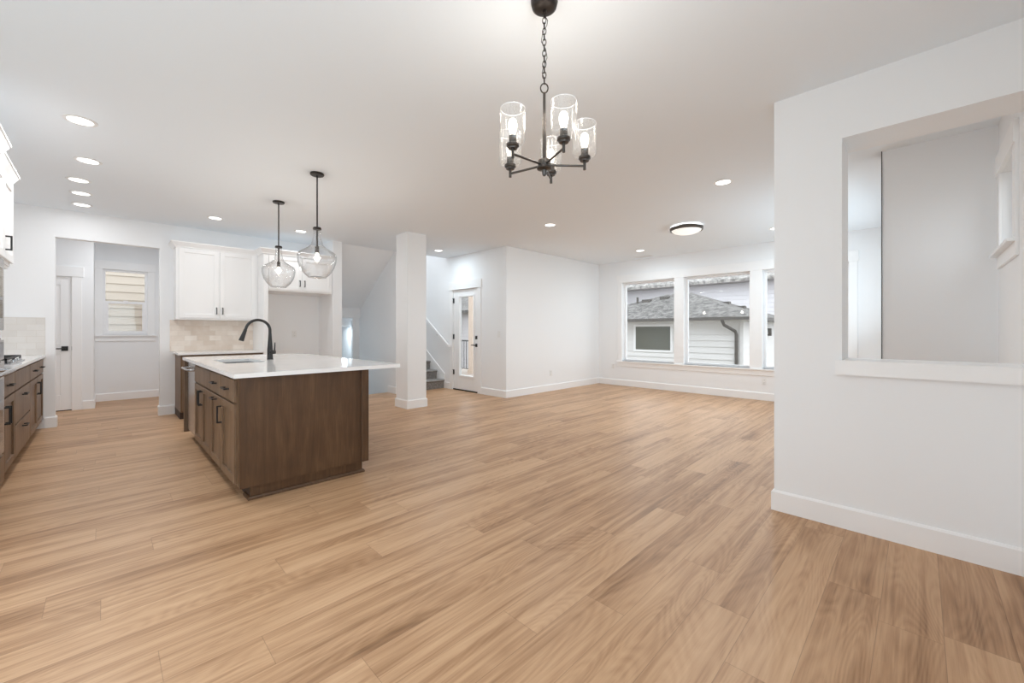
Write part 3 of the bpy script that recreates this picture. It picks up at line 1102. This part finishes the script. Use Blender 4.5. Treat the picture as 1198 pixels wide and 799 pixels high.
# wall cabinet
FU = Face(0.70, 7.35, (1, 0), (0, -1))
WC = 'white wall cabinets on the kitchen wall'
u = thing('wall_cabinet', (1.2, 7.5, 1.368), 'white double-door wall cabinet above the cream tiles', 'cabinet', WC)
mb = MB()
FU.box(mb, 0.0, 0.998, -0.308, 0, 1.368, 2.40)
mb.build('carcass', W_CAB, u)
for a, e, h in ((0.030, 0.492, 0.462), (0.506, 0.968, 0.536)):
    do = shaker(FU, a, e, 1.392, 2.375, W_CAB, u)
    pull(FU, h, 1.50, True, do, 0.10)
CR = [(0, 2.385), (0.012, 2.385), (0.016, 2.40), (0.050, 2.448), (0.056, 2.452), (0.056, 2.466), (0, 2.466)]
mb = MB().sweep([(0.70, 7.6598), (0.70, 7.35), (1.698, 7.35)], CR, -1)
mb.build('crown_moulding', W_CAB, u)

# refrigerator alcove
rp = MB().box(1.70, 1.763, 7.03, 7.658, 0, 2.40)
tag(rp.build('refrigerator_panel', W_CAB, bevel=0.0015, seg=1), 'tall white side panel between tiled splashback and refrigerator alcove', 'panel')
FR = Face(1.765, 7.05, (1, 0), (0, -1))
u = thing('wall_cabinet', (2.24, 7.35, 1.828), 'white wall cabinet over the empty refrigerator alcove', 'cabinet', WC)
mb = MB()
FR.box(mb, 0.0, 0.963, -0.608, 0, 1.828, 2.40)
mb.build('carcass', W_CAB, u)
for a, e, h in ((0.010, 0.474, 0.444), (0.486, 0.950, 0.516)):
    do = shaker(FR, a, e, 1.850, 2.375, W_CAB, u)
    pull(FR, h, 1.965, True, do, 0.10)
mb = MB().sweep([(1.699, 7.30), (1.699, 7.029), (2.7285, 7.029)], CR, -1)
mb.build('crown_moulding', W_CAB, u)

# ================================================================== LEFT RUN (faces +X)
FL = Face(-0.56, 0.0, (0, 1), (1, 0))            # u = world Y
LG = 'brown base cabinets under the cooktop counter'
b = thing('base_cabinet', (-0.85, 5.05, 0), 'brown base cabinet right beside the wall oven, one drawer over one door', 'cabinet', LG)
base_carcass(FL, 4.705, 5.423, 0.585, b)
dr = slab(FL, 4.72, 5.415, 0.695, 0.855, WOOD_LIT, b)
pull(FL, 5.07, 0.778, False, dr)
for a, e, h in ((4.72, 4.905, 4.875), (4.912, 5.415, 4.945)):
    do = shaker(FL, a, e, 0.118, 0.680, WOOD_LIT, b)
    pull(FL, h, 0.56, True, do)
b = thing('base_cabinet', (-0.85, 5.9, 0), 'brown three-drawer base cabinet under the gas cooktop', 'cabinet', LG)
base_carcass(FL, 5.425, 6.388, 0.585, b)
slab(FL, 5.43, 6.38, 0.695, 0.855, WOOD_LIT, b, 'false_front')
for z0, z1 in ((0.405, 0.680), (0.118, 0.392)):
    dr = slab(FL, 5.43, 6.38, z0, z1, WOOD_LIT, b)
    pull(FL, 5.90, z1 - 0.06, False, dr)
b = thing('base_cabinet', (-0.85, 7.0, 0), 'brown base cabinet in the corner by the mud room doorway, two drawers over two doors', 'cabinet', LG)
base_carcass(FL, 6.39, 7.640, 0.585, b)
for a, e, h in ((6.40, 7.013, 6.975), (7.020, 7.632, 7.06)):
    dr = slab(FL, a, e, 0.695, 0.855, WOOD_LIT, b)
    pull(FL, (a + e) / 2, 0.778, False, dr)
    do = shaker(FL, a, e, 0.118, 0.680, WOOD_LIT, b)
    pull(FL, h, 0.56, True, do)
mb = MB().box(-1.148, -0.522, 4.705, 7.658, CT0, CT1)
tag(mb.build('worktop', QUARTZ, bevel=0.002), 'white quartz worktop holding the gas cooktop', 'worktop')
mb = MB().box(-1.148, -0.525, 7.6505, 7.6597, CT1 + 0.001, 1.37)
tag(mb.build('backsplash', TILE_B), 'pale tile splashback at the end of the cooktop counter', 'splashback')

# cooktop
ck = thing('cooktop', (-0.83, 5.98, CT1), 'stainless gas cooktop with black iron grates on the left counter', 'cooktop')
MB().box(-1.08, -0.575, 5.56, 6.44, CT1, CT1 + 0.012).build('tray', STEEL, ck, bevel=0.004)
for ya, yb in ((5.58, 5.99), (6.01, 6.42)):
    g = MB()
    for y in (ya, yb - 0.014):
        g.box(-1.06, -0.60, y, y + 0.014, CT1 + 0.040, CT1 + 0.056)
        for x in (-1.06, -0.614):
            g.box(x, x + 0.014, y, y + 0.014, CT1 + 0.012, CT1 + 0.040)
    for x in (-1.06, -0.614):
        g.box(x, x + 0.014, ya, yb, CT1 + 0.040, CT1 + 0.056)
    g.box(-0.845, -0.831, ya, yb, CT1 + 0.040, CT1 + 0.056)
    g.box(-1.06, -0.60, (ya + yb) / 2 - 0.007, (ya + yb) / 2 + 0.007, CT1 + 0.040, CT1 + 0.056)
    g.build('grate', IRON, ck, bevel=0.002, seg=1)
for x, y in ((-0.95, 5.78), (-0.95, 6.22), (-0.72, 5.78), (-0.72, 6.22)):
    MB().lathe([(0, CT1 + 0.034), (0.03, CT1 + 0.034), (0.036, CT1 + 0.028), (0.045, CT1 + 0.026), (0.05, CT1 + 0.012), (0, CT1 + 0.012)], x, y, 24).build('burner', BURNER, ck, smooth=True)
for k in range(4):
    y = 5.78 + k * 0.147
    MB().cyl((-0.588, y, CT1 + 0.012), (-0.588, y, CT1 + 0.034), 0.011, 0.010, 16).build('knob', STEEL, ck, smooth=True)

# tall oven cabinet
oc = thing('oven_cabinet', (-0.84, 4.3, 0), 'cabinet tower at the left picture edge holding wall oven and microwave', 'cabinet')
mb = MB()
mb.box(-1.148, -0.535, 3.86, 4.70, 0.10, 0.325)
mb.box(-1.148, -0.535, 4.635, 4.70, 0.325, 1.15)
mb.box(-1.148, -0.535, 3.86, 3.895, 0.325, 1.15)
mb.box(-1.148, -1.128, 3.895, 4.635, 0.325, 1.15)
mb.build('lower_body', WOOD_LIT, oc)
FO = Face(-0.535, 0, (0, 1), (1, 0))
slab(FO, 3.89, 4.665, 0.118, 0.315, WOOD_LIT, oc)
MB().box(-1.148, -0.60, 3.86, 4.70, 0, 0.10).build('toe_kick', WOOD_LIT, oc)
mb = MB()
mb.box(-1.148, -0.530, 3.86, 4.70, 1.15, 1.205)
mb.box(-1.148, -0.530, 4.635, 4.70, 1.205, 1.715)
mb.box(-1.148, -0.530, 3.86, 3.895, 1.205, 1.715)
mb.box(-1.148, -1.128, 3.895, 4.635, 1.205, 1.715)
mb.build('upper_body', W_CAB, oc)
ov = thing('wall_oven', (-0.8, 4.26, 0.33), 'stainless steel wall oven with a bar handle at the left picture edge', 'oven')
MB().box(-1.12, -0.532, 3.90, 4.63, 0.33, 1.14).build('body', STEEL, ov)
MB().box(-0.531, -0.512, 3.895, 4.632, 1.00, 1.14).build('control_panel', STEEL, ov, bevel=0.003)
MB().box(-0.5118, -0.510, 3.95, 4.605, 1.02, 1.125).build('display', DARKGLASS, ov)
dr = MB().box(-0.531, -0.510, 3.895, 4.628, 0.34, 0.985).build('door', STEEL, ov, bevel=0.004)
MB().box(-0.5098, -0.508, 3.96, 4.56, 0.44, 0.86).build('glass', DARKGLASS, dr)
MB().tube([(-0.511, 4.58, 0.925), (-0.47, 4.58, 0.925), (-0.462, 4.565, 0.925), (-0.462, 3.97, 0.925), (-0.47, 3.95, 0.925), (-0.511, 3.95, 0.925)], 0.013, 12).build('handle', STEEL, dr, smooth=True)
mw = thing('microwave', (-0.8, 4.26, 1.21), 'built-in stainless microwave above the wall oven', 'microwave')
MB().box(-1.10, -0.532, 3.90, 4.63, 1.21, 1.71).build('body', STEEL, mw)
MB().box(-0.531, -0.512, 3.895, 4.632, 1.208, 1.712).build('trim_frame', STEEL, mw, bevel=0.003)
MB().box(-0.5118, -0.508, 3.95, 4.548, 1.29, 1.645).build('door_glass', DARKGLASS, mw, bevel=0.002)

# upper cabinets of the left run
CR2 = [(0, 2.385), (0.010, 2.385), (0.014, 2.40), (0.040, 2.448), (0.046, 2.452), (0.046, 2.466), (0, 2.466)]
LU = 'white deep wall cabinets over the oven tower'
FA = Face(-0.515, 0, (0, 1), (1, 0))
u = thing('wall_cabinet', (-0.83, 4.1, 1.72), 'white wall cabinet at the left picture edge, its crown standing forward of its neighbour', 'cabinet', LU)
MB().box(-1.148, -0.515, 3.86, 4.338, 1.72, 2.40).build('carcass', W_CAB, u)
do = shaker(FA, 3.875, 4.325, 1.745, 2.375, W_CAB, u, t=0.018)
MB().sweep([(-0.497, 3.87), (-0.497, 4.338), (-1.148, 4.338)][::-1], CR2, 1).build('crown_moulding', W_CAB, u)
FB = Face(-0.545, 0, (0, 1), (1, 0))
u = thing('wall_cabinet', (-0.85, 4.8, 1.72), 'white wall cabinet with a black pull, its end facing the mud room', 'cabinet', LU)
MB().box(-1.148, -0.545, 4.340, 5.20, 1.72, 2.40).build('carcass', W_CAB, u)
for a, e, h in ((4.36, 4.765, 4.735), (4.775, 5.185, 4.81)):
    do = shaker(FB, a, e, 1.745, 2.375, W_CAB, u)
    if h > 4.78:
        pull(FB, h, 1.86, True, do, 0.11)
MB().box(-1.10, -0.555, 4.72, 5.19, 1.70, 1.7198).build('light_rail', W_CAB, u)
MB().sweep([(-0.541, 4.386), (-0.541, 5.20), (-1.148, 5.20)][::-1], CR2, 1).build('crown_moulding', W_CAB, u)


# ================================================================== CEILING LIGHTS
def downlight(x, y, label, first=[None], z=HC, group='recessed ceiling downlights', power=None):
    o = thing('downlight', (x, y, z), label, 'light', group)
    if first[0] is None:
        r = MB().lathe([(0.068, HC - 0.001), (0.068, HC - 0.004), (0.072, HC - 0.007), (0.092, HC - 0.004), (0.094, HC - 0.0005)], x, y, 40).build('trim_ring', PLASTIC, o, smooth=True)
        l = MB().lathe([(0, HC - 0.0035), (0.0685, HC - 0.0035)], x, y, 40).build('lens', LENS, o, fix=False)
        first[0] = (r, l)
    else:
        for s in first[0]:
            c = s.copy()
            COL.objects.link(c)
            c.parent = o
    a = area('downlight_lamp', (0, 0, -0.012), (0, 0, 0), 0.13, 0.13, power or DOWN_W, (0.95, 0.975, 1.0) if x < 2.5 else (0.78, 0.915, 1.0), 'DISK')
    a.parent = o
    return o


for x, y, pw, lab in [
    (-0.128, 4.332, 7.5, 'recessed downlight nearest the room in the row above the kitchen aisle'),
    (-0.109, 5.303, 5.5, 'second recessed downlight in the row above the kitchen aisle'),
    (-0.191, 6.044, 3.5, 'third recessed downlight in the row above the kitchen aisle'),
    (-0.189, 6.604, 2, 'fourth recessed downlight in the row above the kitchen aisle'),
    (-0.199, 7.198, 1.5, 'recessed downlight closest to the mud room doorway in the aisle row'),
    (1.059, 6.759, 1.8, 'recessed downlight in front of the white double-door wall cabinet'),
    (2.13, 6.723, 2.6, 'recessed downlight seen between the two glass pendants'),
    (4.489, 6.469, 7, 'recessed downlight between the square column and the glazed door'),
    (4.549, 3.771, 7.5, 'recessed downlight in mid ceiling, left of the round flush light'),
    (4.509, 1.428, 8, 'recessed downlight nearest the thick wall with the opening'),
    (7.206, 3.753, 8, 'recessed downlight near the ceiling vent by the window wall'),
    (7.088, 1.508, 8, 'recessed downlight half hidden behind the thick wall corner'),
]:
    downlight(x, y, lab, power=pw)
downlight(0.3, 8.5, 'added downlight in the mud room ceiling, unseen behind the doorway head', power=7)  # lamp added out of view to brighten the mud room
downlight(3.76, 9.03, 'downlight in the low ceiling under the stairs', z=1.31, power=5)

# round flush light
fx_, fy_ = 6.0, 2.40
fm = thing('flush_light', (fx_, fy_, HC), 'round flush ceiling light with a dark metal rim', 'light')
MB().lathe([(0, HC), (0.14, HC), (0.14, HC - 0.035), (0, HC - 0.035)], fx_, fy_, 40).build('mount', NICKEL, fm, smooth=True)
MB().lathe([(0.205, HC - 0.030), (0.225, HC - 0.030), (0.228, HC - 0.040), (0.222, HC - 0.070), (0.205, HC - 0.072), (0.205, HC - 0.030)], fx_, fy_, 48).build('rim', RIM, fm, smooth=True)
MB().lathe([(0.206, HC - 0.060), (0.195, HC - 0.076), (0.16, HC - 0.098), (0.11, HC - 0.115), (0.05, HC - 0.124), (0, HC - 0.126)], fx_, fy_, 48).build('diffuser', OPAL, fm, smooth=True, fix=False)
MB().lathe([(0.142, HC - 0.024), (0.178, HC - 0.024), (0.178, HC - 0.028), (0.142, HC - 0.028), (0.142, HC - 0.024)], fx_, fy_, 48).build('reflector', LENS, fm)
a = area('flush_lamp', (0, 0, -0.14), (0, 0, 0), 0.36, 0.36, 9, (1, 0.97, 0.93), 'DISK')
a.parent = fm

# ceiling vent
vt = thing('ceiling_vent', (7.83, 4.0, HC), 'small white slotted ceiling vent near the window wall', 'vent')
vm = MB()
vm.box(7.75, 7.91, 3.82, 3.835, HC - 0.006, HC)
vm.box(7.75, 7.91, 4.165, 4.18, HC - 0.006, HC)
vm.box(7.75, 7.765, 3.835, 4.165, HC - 0.006, HC)
vm.box(7.895, 7.91, 3.835, 4.165, HC - 0.006, HC)
vm.build('frame', PLASTIC, vt)
MB().box(7.765, 7.895, 3.835, 4.165, HC - 0.0012, HC - 0.0004).build('backing', DARK, vt)
vm = MB()
for k in range(7):
    xx = 7.771 + k * 0.018
    vm.box(xx, xx + 0.009, 3.835, 4.165, HC - 0.005, HC - 0.0014)
vm.build('slats', PLASTIC, vt)


# pendants
def pendant(x, y, label):
    p = thing('pendant_light', (x, y, HC), label, 'light', 'clear glass pendants over the island')
    MB().lathe([(0, HC), (0.062, HC), (0.064, HC - 0.010), (0.058, HC - 0.020), (0.012, HC - 0.022), (0, HC - 0.022)], x, y, 36).build('canopy', BRONZE, p, smooth=True)
    MB().cyl((x, y, HC - 0.022), (x, y, 2.20), 0.0068, n=12).build('stem', BRONZE, p, smooth=True)
    MB().lathe([(0, 2.215), (0.034, 2.213), (0.038, 2.203), (0.038, 2.192), (0, 2.192)], x, y, 32).build('cap', BRONZE, p, smooth=True)
    mb = MB().cyl((x, y, 2.19), (x, y, 2.01), 0.009, n=14)
    mb.cyl((x, y, 2.025), (x, y, 1.965), 0.019, 0.019, 18)
    mb.build('socket', NICKEL, p, smooth=True)
    prof = [(0.0340, 2.192), (0.0340, 2.150), (0.0370, 2.11), (0.0460, 2.075), (0.0561, 2.043), (0.0851, 2.013), (0.1285, 1.987), (0.1647, 1.963),
            (0.1765, 1.935), (0.1765, 1.905), (0.1692, 1.862), (0.1548, 1.820), (0.1321, 1.779), (0.1050, 1.746), (0.0869, 1.732), (0.0814, 1.722), (0.0760, 1.722), (0.0500, 1.732), (0, 1.737)]
    inner = [(max(r - 0.0035, 0.0), z + (0.003 if z < 1.75 else 0)) for r, z in prof][::-1]
    MB().lathe(prof + inner, x, y, 56).build('glass_shade', CLEAR, p, smooth=True, fix=False)
    bl = MB().lathe([(0.012, 1.965), (0.013, 1.952), (0.020, 1.936), (0.024, 1.916), (0.021, 1.898), (0.011, 1.887), (0, 1.885)], x, y, 24).build('bulb', BULB, p, smooth=True)
    l = bpy.data.lights.new('pendant_lamp', 'POINT')
    l.energy = 6
    l.color = (1, 0.9, 0.78)
    l.shadow_soft_size = 0.04
    o = bpy.data.objects.new('pendant_lamp', l)
    COL.objects.link(o)
    o.parent = p
    o.location = (0, 0, 1.84 - HC)


pendant(1.463, 4.153, 'clear glass pendant hanging over the near part of the island')
pendant(1.458, 5.38, 'clear glass pendant hanging over the far part of the island, closer to the wall cabinets')

# chandelier
hx, hy = 1.435, 1.224
ch = thing('chandelier', (hx, hy, HC), 'five-light chandelier with seeded glass shades hanging from a dark chain', 'chandelier')
MB().lathe([(0, HC), (0.062, HC), (0.062, HC - 0.022), (0.056, HC - 0.045), (0.042, HC - 0.056), (0.010, HC - 0.058), (0.010, HC - 0.07), (0, HC - 0.07)], hx, hy, 36).build('canopy', BRONZE, ch, smooth=True)
chain = MB()
zt, zb = HC - 0.066, 2.345
nl = 13
step = (zt - zb) / nl
for k in range(nl):
    zc = zt - (k + 0.5) * step
    hl, hw = step * 0.5 + 0.004, 0.0085
    pts = []
    for j in range(16):
        t = 2 * math.pi * j / 16
        o_ = hw * math.sin(t)
        zz = zc + hl * math.cos(t) * (0.86 + 0.14 * abs(math.cos(t)))
        ang2 = 0.5 + (math.pi / 2 if k % 2 else 0)
        pts.append((hx + o_ * math.cos(ang2), hy + o_ * math.sin(ang2), zz))
    chain.tube(pts, 0.0021, 6, True)
chain.build('chain', BRONZE, ch, smooth=True)
wire = [(hx + 0.011 * math.sin(k * 1.3) + (0.012 if k == 1 else 0), hy + 0.011 * math.cos(k * 1.7), zt + 0.01 - k * (zt - zb) / 9) for k in range(10)]
MB().tube(wire, 0.0016, 6).build('wire', BRONZE, ch, smooth=True)
ring = [(hx + 0.017 * math.sin(2 * math.pi * j / 24) * 0.71, hy - 0.017 * math.sin(2 * math.pi * j / 24) * 0.71, 2.323 + 0.022 * math.cos(2 * math.pi * j / 24)) for j in range(24)]
MB().tube(ring, 0.003, 8, True).build('ring', BRONZE, ch, smooth=True)
mb = MB().cyl((hx, hy, 2.302), (hx, hy, 2.175), 0.0065, n=14)
mb.cyl((hx, hy, 2.180), (hx, hy, 2.150), 0.0095, n=14)
mb.cyl((hx, hy, 2.155), (hx, hy, 1.97), 0.0085, n=14)
mb.build('stem', NICKEL, ch, smooth=True)
MB().lathe([(0, 1.992), (0.026, 1.992), (0.030, 1.986), (0.030, 1.962), (0.034, 1.958), (0.034, 1.950), (0.012, 1.944), (0.010, 1.925), (0.006, 1.918), (0, 1.917)], hx, hy, 32).build('hub', NICKEL, ch, smooth=True)
RA = 0.188
for k in range(5):
    t = math.radians(3 + 72 * k)
    ll, dd = math.cos(t), math.sin(t)
    ux, uy = (dd + ll) / S2, (dd - ll) / S2
    px, py = hx + ux * RA, hy + uy * RA
    mb = MB().cyl((hx + ux * 0.02, hy + uy * 0.02, 1.968), (px, py, 1.968), 0.0052, n=10)
    mb.cyl((px, py, 1.950), (px, py, 2.000), 0.0066, n=12)
    ar = mb.build('arm', NICKEL, ch, smooth=True)
    mb = MB().lathe([(0, 2.013), (0.024, 2.013), (0.0275, 2.010), (0.0275, 2.000), (0.022, 1.996), (0.020, 1.990), (0, 1.990)], px, py, 28)
    mb.lathe([(0, 2.046), (0.017, 2.046), (0.017, 2.013), (0, 2.013)], px, py, 20)
    mb.build('socket', NICKEL, ar, smooth=True)
    MB().lathe([(0.0, 2.014), (0.040, 2.014), (0.050, 2.018), (0.0545, 2.028), (0.0545, 2.162), (0.0520, 2.162), (0.0520, 2.029)], px, py, 40).build('glass_shade', SEEDED, ar, smooth=True, fix=False)
    MB().lathe([(0.0535, 2.1605), (0.0550, 2.1615), (0.0550, 2.1630), (0.0535, 2.164), (0.0518, 2.163), (0.0518, 2.1615), (0.0535, 2.1605)], px, py, 40).build('shade_rim', W_VINYL, ar, smooth=True)
    MB().lathe([(0, 2.046), (0.010, 2.048), (0.013, 2.060), (0.018, 2.076), (0.0205, 2.093), (0.017, 2.110), (0.010, 2.119), (0, 2.121)], px, py, 24).build('bulb', BULB, ar, smooth=True)
    l = bpy.data.lights.new('chandelier_lamp', 'POINT')
    l.energy = 0.9
    l.color = (1, 0.92, 0.82)
    l.shadow_soft_size = 0.03
    o = bpy.data.objects.new('chandelier_lamp', l)
    COL.objects.link(o)
    o.parent = ch
    o.location = (px - hx, py - hy, 2.25 - HC)


# ================================================================== OUTLETS AND SWITCHES
def plate(name, pt, n, label, cat, switch=False):
    o = thing(name, pt, label, cat)
    nx, ny = n
    tx, ty = -ny, nx

    def bx(mb, w0, w1, t0, t1, z0, z1):
        xs = (pt[0] + tx * w0 + nx * t0, pt[0] + tx * w1 + nx * t1)
        ys = (pt[1] + ty * w0 + ny * t0, pt[1] + ty * w1 + ny * t1)
        mb.box(min(xs), max(xs), min(ys), max(ys), pt[2] + z0, pt[2] + z1)
    mb = MB()
    bx(mb, -0.036, 0.036, 0, 0.006, -0.058, 0.058)
    mb.build('cover_plate', PLASTIC, o, bevel=0.002)
    if switch:
        mb = MB()
        bx(mb, -0.016, 0.016, 0.006, 0.010, -0.033, 0.033)
        mb.build('rocker', PLASTIC, o, bevel=0.0015)
    else:
        for z in (-0.024, 0.024):
            mb = MB()
            bx(mb, -0.016, 0.016, 0.006, 0.008, z - 0.014, z + 0.014)
            s = mb.build('socket', PLASTIC, o, bevel=0.001)
            mb = MB()
            for w in (-0.007, 0.005):
                bx(mb, w, w + 0.002, 0.008, 0.0085, z - 0.004, z + 0.006)
            mb.build('slot', DARK, s)


plate('outlet', (6.36, 5.2499, 0.36), (0, -1), 'white power outlet low on the plain wall right of the glazed door', 'outlet')
plate('outlet', (8.0999, 4.87, 0.42), (-1, 0), 'white power outlet left of the left tall window, near the corner', 'outlet')
plate('outlet', (8.0999, 1.90, 0.33), (-1, 0), 'white power outlet under the right tall window', 'outlet')
plate('outlet', (2.32, 7.6599, 1.15), (0, -1), 'white power outlet inside the empty refrigerator alcove', 'outlet')
plate('light_switch', (5.0999, 5.44, 1.147), (-1, 0), 'white light switch right of the glazed door', 'switch', True)


# ================================================================== OUTSIDE
def siding_x(mb, xf, y0, y1, z0, z1, course=0.19, tilt=0.032):
    """lap siding facing -X"""
    z = z0
    while z < z1 - 1e-6:
        zt_ = min(z + course, z1)
        mb.prism([(xf - tilt, z), (xf, zt_), (xf + 0.05, zt_), (xf + 0.05, z)], 'y', y0, y1)
        z += course


def siding_y(mb, yf, x0, x1, z0, z1, course=0.19, tilt=0.018):
    """lap siding facing -Y"""
    z = z0
    while z < z1 - 1e-6:
        zt_ = min(z + course, z1)
        mb.prism([(yf - tilt, z), (yf, zt_), (yf + 0.05, zt_), (yf + 0.05, z)], 'x', x0, x1)
        z += course


nh = thing('neighbour_house', (13.0, 7.0, -2.5), 'low white-sided house with a grey shingled hip roof outside the tall windows', 'house')
mb = MB()
siding_x(mb, 13.0, 3.6, 9.4, -2.5, 1.56)
siding_y(mb, 3.6, 13.0, 17.3, -2.5, 1.56)
mb.build('siding', SIDING_W, nh)
mb = MB()
ey0, ey1, ex0, ex1, ez_, rz_ = 3.21, 9.7, 12.45, 17.75, 1.60, 2.60
rx, ry0, ry1 = 15.1, 5.86, 6.75
i0 = len(mb.v)
mb.v += [(ex0, ey0, ez_), (ex1, ey0, ez_), (ex1, ey1, ez_), (ex0, ey1, ez_), (rx, ry0, rz_), (rx, ry1, rz_)]
mb.f += [(0, 4, 5, 3), (0, 1, 4), (1, 2, 5, 4), (2, 3, 5), (0, 3, 2, 1)]
mb.build('roof', SHINGLE, nh)
mb = MB()
mb.box(ex0 - 0.06, ex0 + 0.02, ey0, ey1, ez_ - 0.085, ez_ + 0.01)
mb.box(ex0, ex1, ey0 - 0.05, ey0 + 0.02, ez_ - 0.085, ez_ + 0.01)
mb.build('gutter', GUTTER, nh)
mb = MB().tube([(12.47, 3.98, 1.52), (12.55, 3.95, 1.38), (12.90, 3.76, 1.20), (12.93, 3.74, 1.1), (12.93, 3.74, -2.5)], 0.045, 8)
mb.build('downspout', GUTTER, nh)
MB().box(12.965, 13.04, 3.565, 3.66, -2.5, 1.56).build('corner_board', SIDING_W, nh)
wn_ = MB()
wy0_, wy1_, wz0_, wz1_ = 5.70, 6.92, 0.58, 1.36
wn_.box(12.955, 13.03, wy0_ - 0.07, wy0_, wz0_ - 0.07, wz1_ + 0.07)
wn_.box(12.955, 13.03, wy1_, wy1_ + 0.07, wz0_ - 0.07, wz1_ + 0.07)
wn_.box(12.955, 13.03, wy0_, wy1_, wz0_ - 0.07, wz0_)
wn_.box(12.955, 13.03, wy0_, wy1_, wz1_, wz1_ + 0.07)
wf = wn_.build('window', W_VINYL, nh)
MB().box(12.968, 12.975, wy0_, wy1_, wz0_, wz1_).build('pane', NEIGH_GLASS, wf)
mb = MB().box(15.75, 15.87, 3.50, 3.60, 1.05, 1.30)
mb.build('outdoor_lamp', GUTTER, nh)


def roof_pt(x, y):
    """height on the front or right slope"""
    f = ez_ + (x - ex0) / (rx - ex0) * (rz_ - ez_)
    s = ez_ + (y - ey0) / (ry0 - ey0) * (rz_ - ez_)
    w = ez_ + (ey1 - y) / (ey1 - ry1) * (rz_ - ez_)
    return min(f, s, w)


for x, y in ((14.35, 7.2), (14.6, 6.62)):
    z = roof_pt(x, y)
    MB().box(x - 0.12, x + 0.12, y - 0.15, y + 0.15, z - 0.05, z + 0.07).build('roof_vent', GUTTER, nh)
for x, y in ((15.3, 4.75), (15.6, 4.35), (15.75, 4.05)):
    z = ez_ + (y - ey0) / (ry0 - ey0) * (rz_ - ez_)
    MB().box(x - 0.10, x + 0.10, y - 0.13, y + 0.13, z - 0.05, z + 0.05).build('roof_vent', GUTTER, nh)
z = roof_pt(14.2, 7.5)
MB().cyl((14.2, 7.5, z - 0.05), (14.2, 7.5, z + 0.22), 0.045, n=12).build('vent_pipe', GUTTER, nh)
z = 1.56
MB().box(ex0 + 0.02, 13.0, ey0 + 0.02, ey1 - 0.02, 1.515, 1.56).build('soffit', SIDING_W, nh)

n2 = thing('neighbour_house', (21.0, 7.0, -2.5), 'tall pale grey-sided house rising behind the hip roof', 'house')
mb = MB()
siding_x(mb, 21.2, -2.0, 12.0, -2.5, 3.52, 0.2)
mb.build('siding', SIDING_G, n2)
MB().box(20.45, 21.2, -2.5, 12.4, 3.50, 3.56).build('soffit', SIDING_D, n2)
MB().prism([(20.4, 3.48), (20.4, 3.62), (25.8, 6.3), (25.8, 6.1)], 'y', -2.5, 12.4).build('roof', SHINGLE_SHEEN, n2)

n3 = thing('neighbour_house', (14.5, 17.5, -2.5), 'grey-sided house seen through the glazed door', 'house')
mb = MB()
siding_x(mb, 14.5, 12.8, 26.0, -2.5, 2.30)
siding_y(mb, 12.8, 14.5, 19.0, -2.5, 2.30)
mb.build('siding', SIDING_D, n3)
MB().prism([(14.0, 2.22), (14.0, 2.36), (19.5, 4.6), (19.5, 4.3)], 'y', 12.4, 26.4).build('roof', SHINGLE, n3)
wf = MB().box(14.44, 14.52, 18.55, 19.25, 1.15, 1.95).build('window', W_VINYL, n3)
MB().box(14.43, 14.445, 18.62, 19.18, 1.22, 1.88).build('pane', NEIGH_GLASS, wf)

n4 = thing('neighbour_house', (0.5, 13.0, -2.5), 'beige lap-sided house wall outside the mud room window', 'house')
mb = MB()
siding_y(mb, 12.2, -3.5, 4.5, -2.5, 5.0, 0.175)
mb.build('siding', SIDING_B, n4)

gr = MB().box(-30, 45, -30, 45, -2.7, -2.5)
struct('ground', gr, GROUND, 'bare ground outside the house', 'ground')

# porch outside the glazed door
dk = MB()
k = 0
y = 5.40
while y < 10.9:
    dk.box(5.26, 8.6, y, y + 0.135, -0.06, -0.03)
    y += 0.142
tag(dk.build('porch_deck', DECK), 'grey plank porch deck outside the glazed door', 'deck')
pp = thing('porch_post', (7.62, 9.30, -0.03), 'square tan timber post on the porch outside the glazed door', 'post')
MB().box(7.53, 7.71, 9.16, 9.34, -0.03, 3.2).build('shaft', POST, pp, bevel=0.004)
MB().box(7.51, 7.73, 9.14, 9.36, -0.03, 0.07).build('base_trim', POST, pp)
MB().box(7.90, 8.02, 9.05, 10.9, 2.75, 3.0).build('beam', POST, pp)
rg = thing('porch_railing', (7.62, 10.1, -0.03), 'black metal railing beside the tan porch post', 'railing')
MB().box(7.60, 7.64, 9.365, 10.9, 0.90, 0.935).build('top_rail', BLACK, rg)
MB().box(7.605, 7.635, 9.365, 10.9, 0.08, 0.10).build('bottom_rail', BLACK, rg)
for k in range(13):
    yy = 9.42 + k * 0.115
    MB().box(7.613, 7.627, yy, yy + 0.014, 0.10, 0.90).build('baluster', BLACK, rg)
MB().box(7.59, 7.65, 10.84, 10.9, -0.03, 0.95).build('end_post', BLACK, rg)
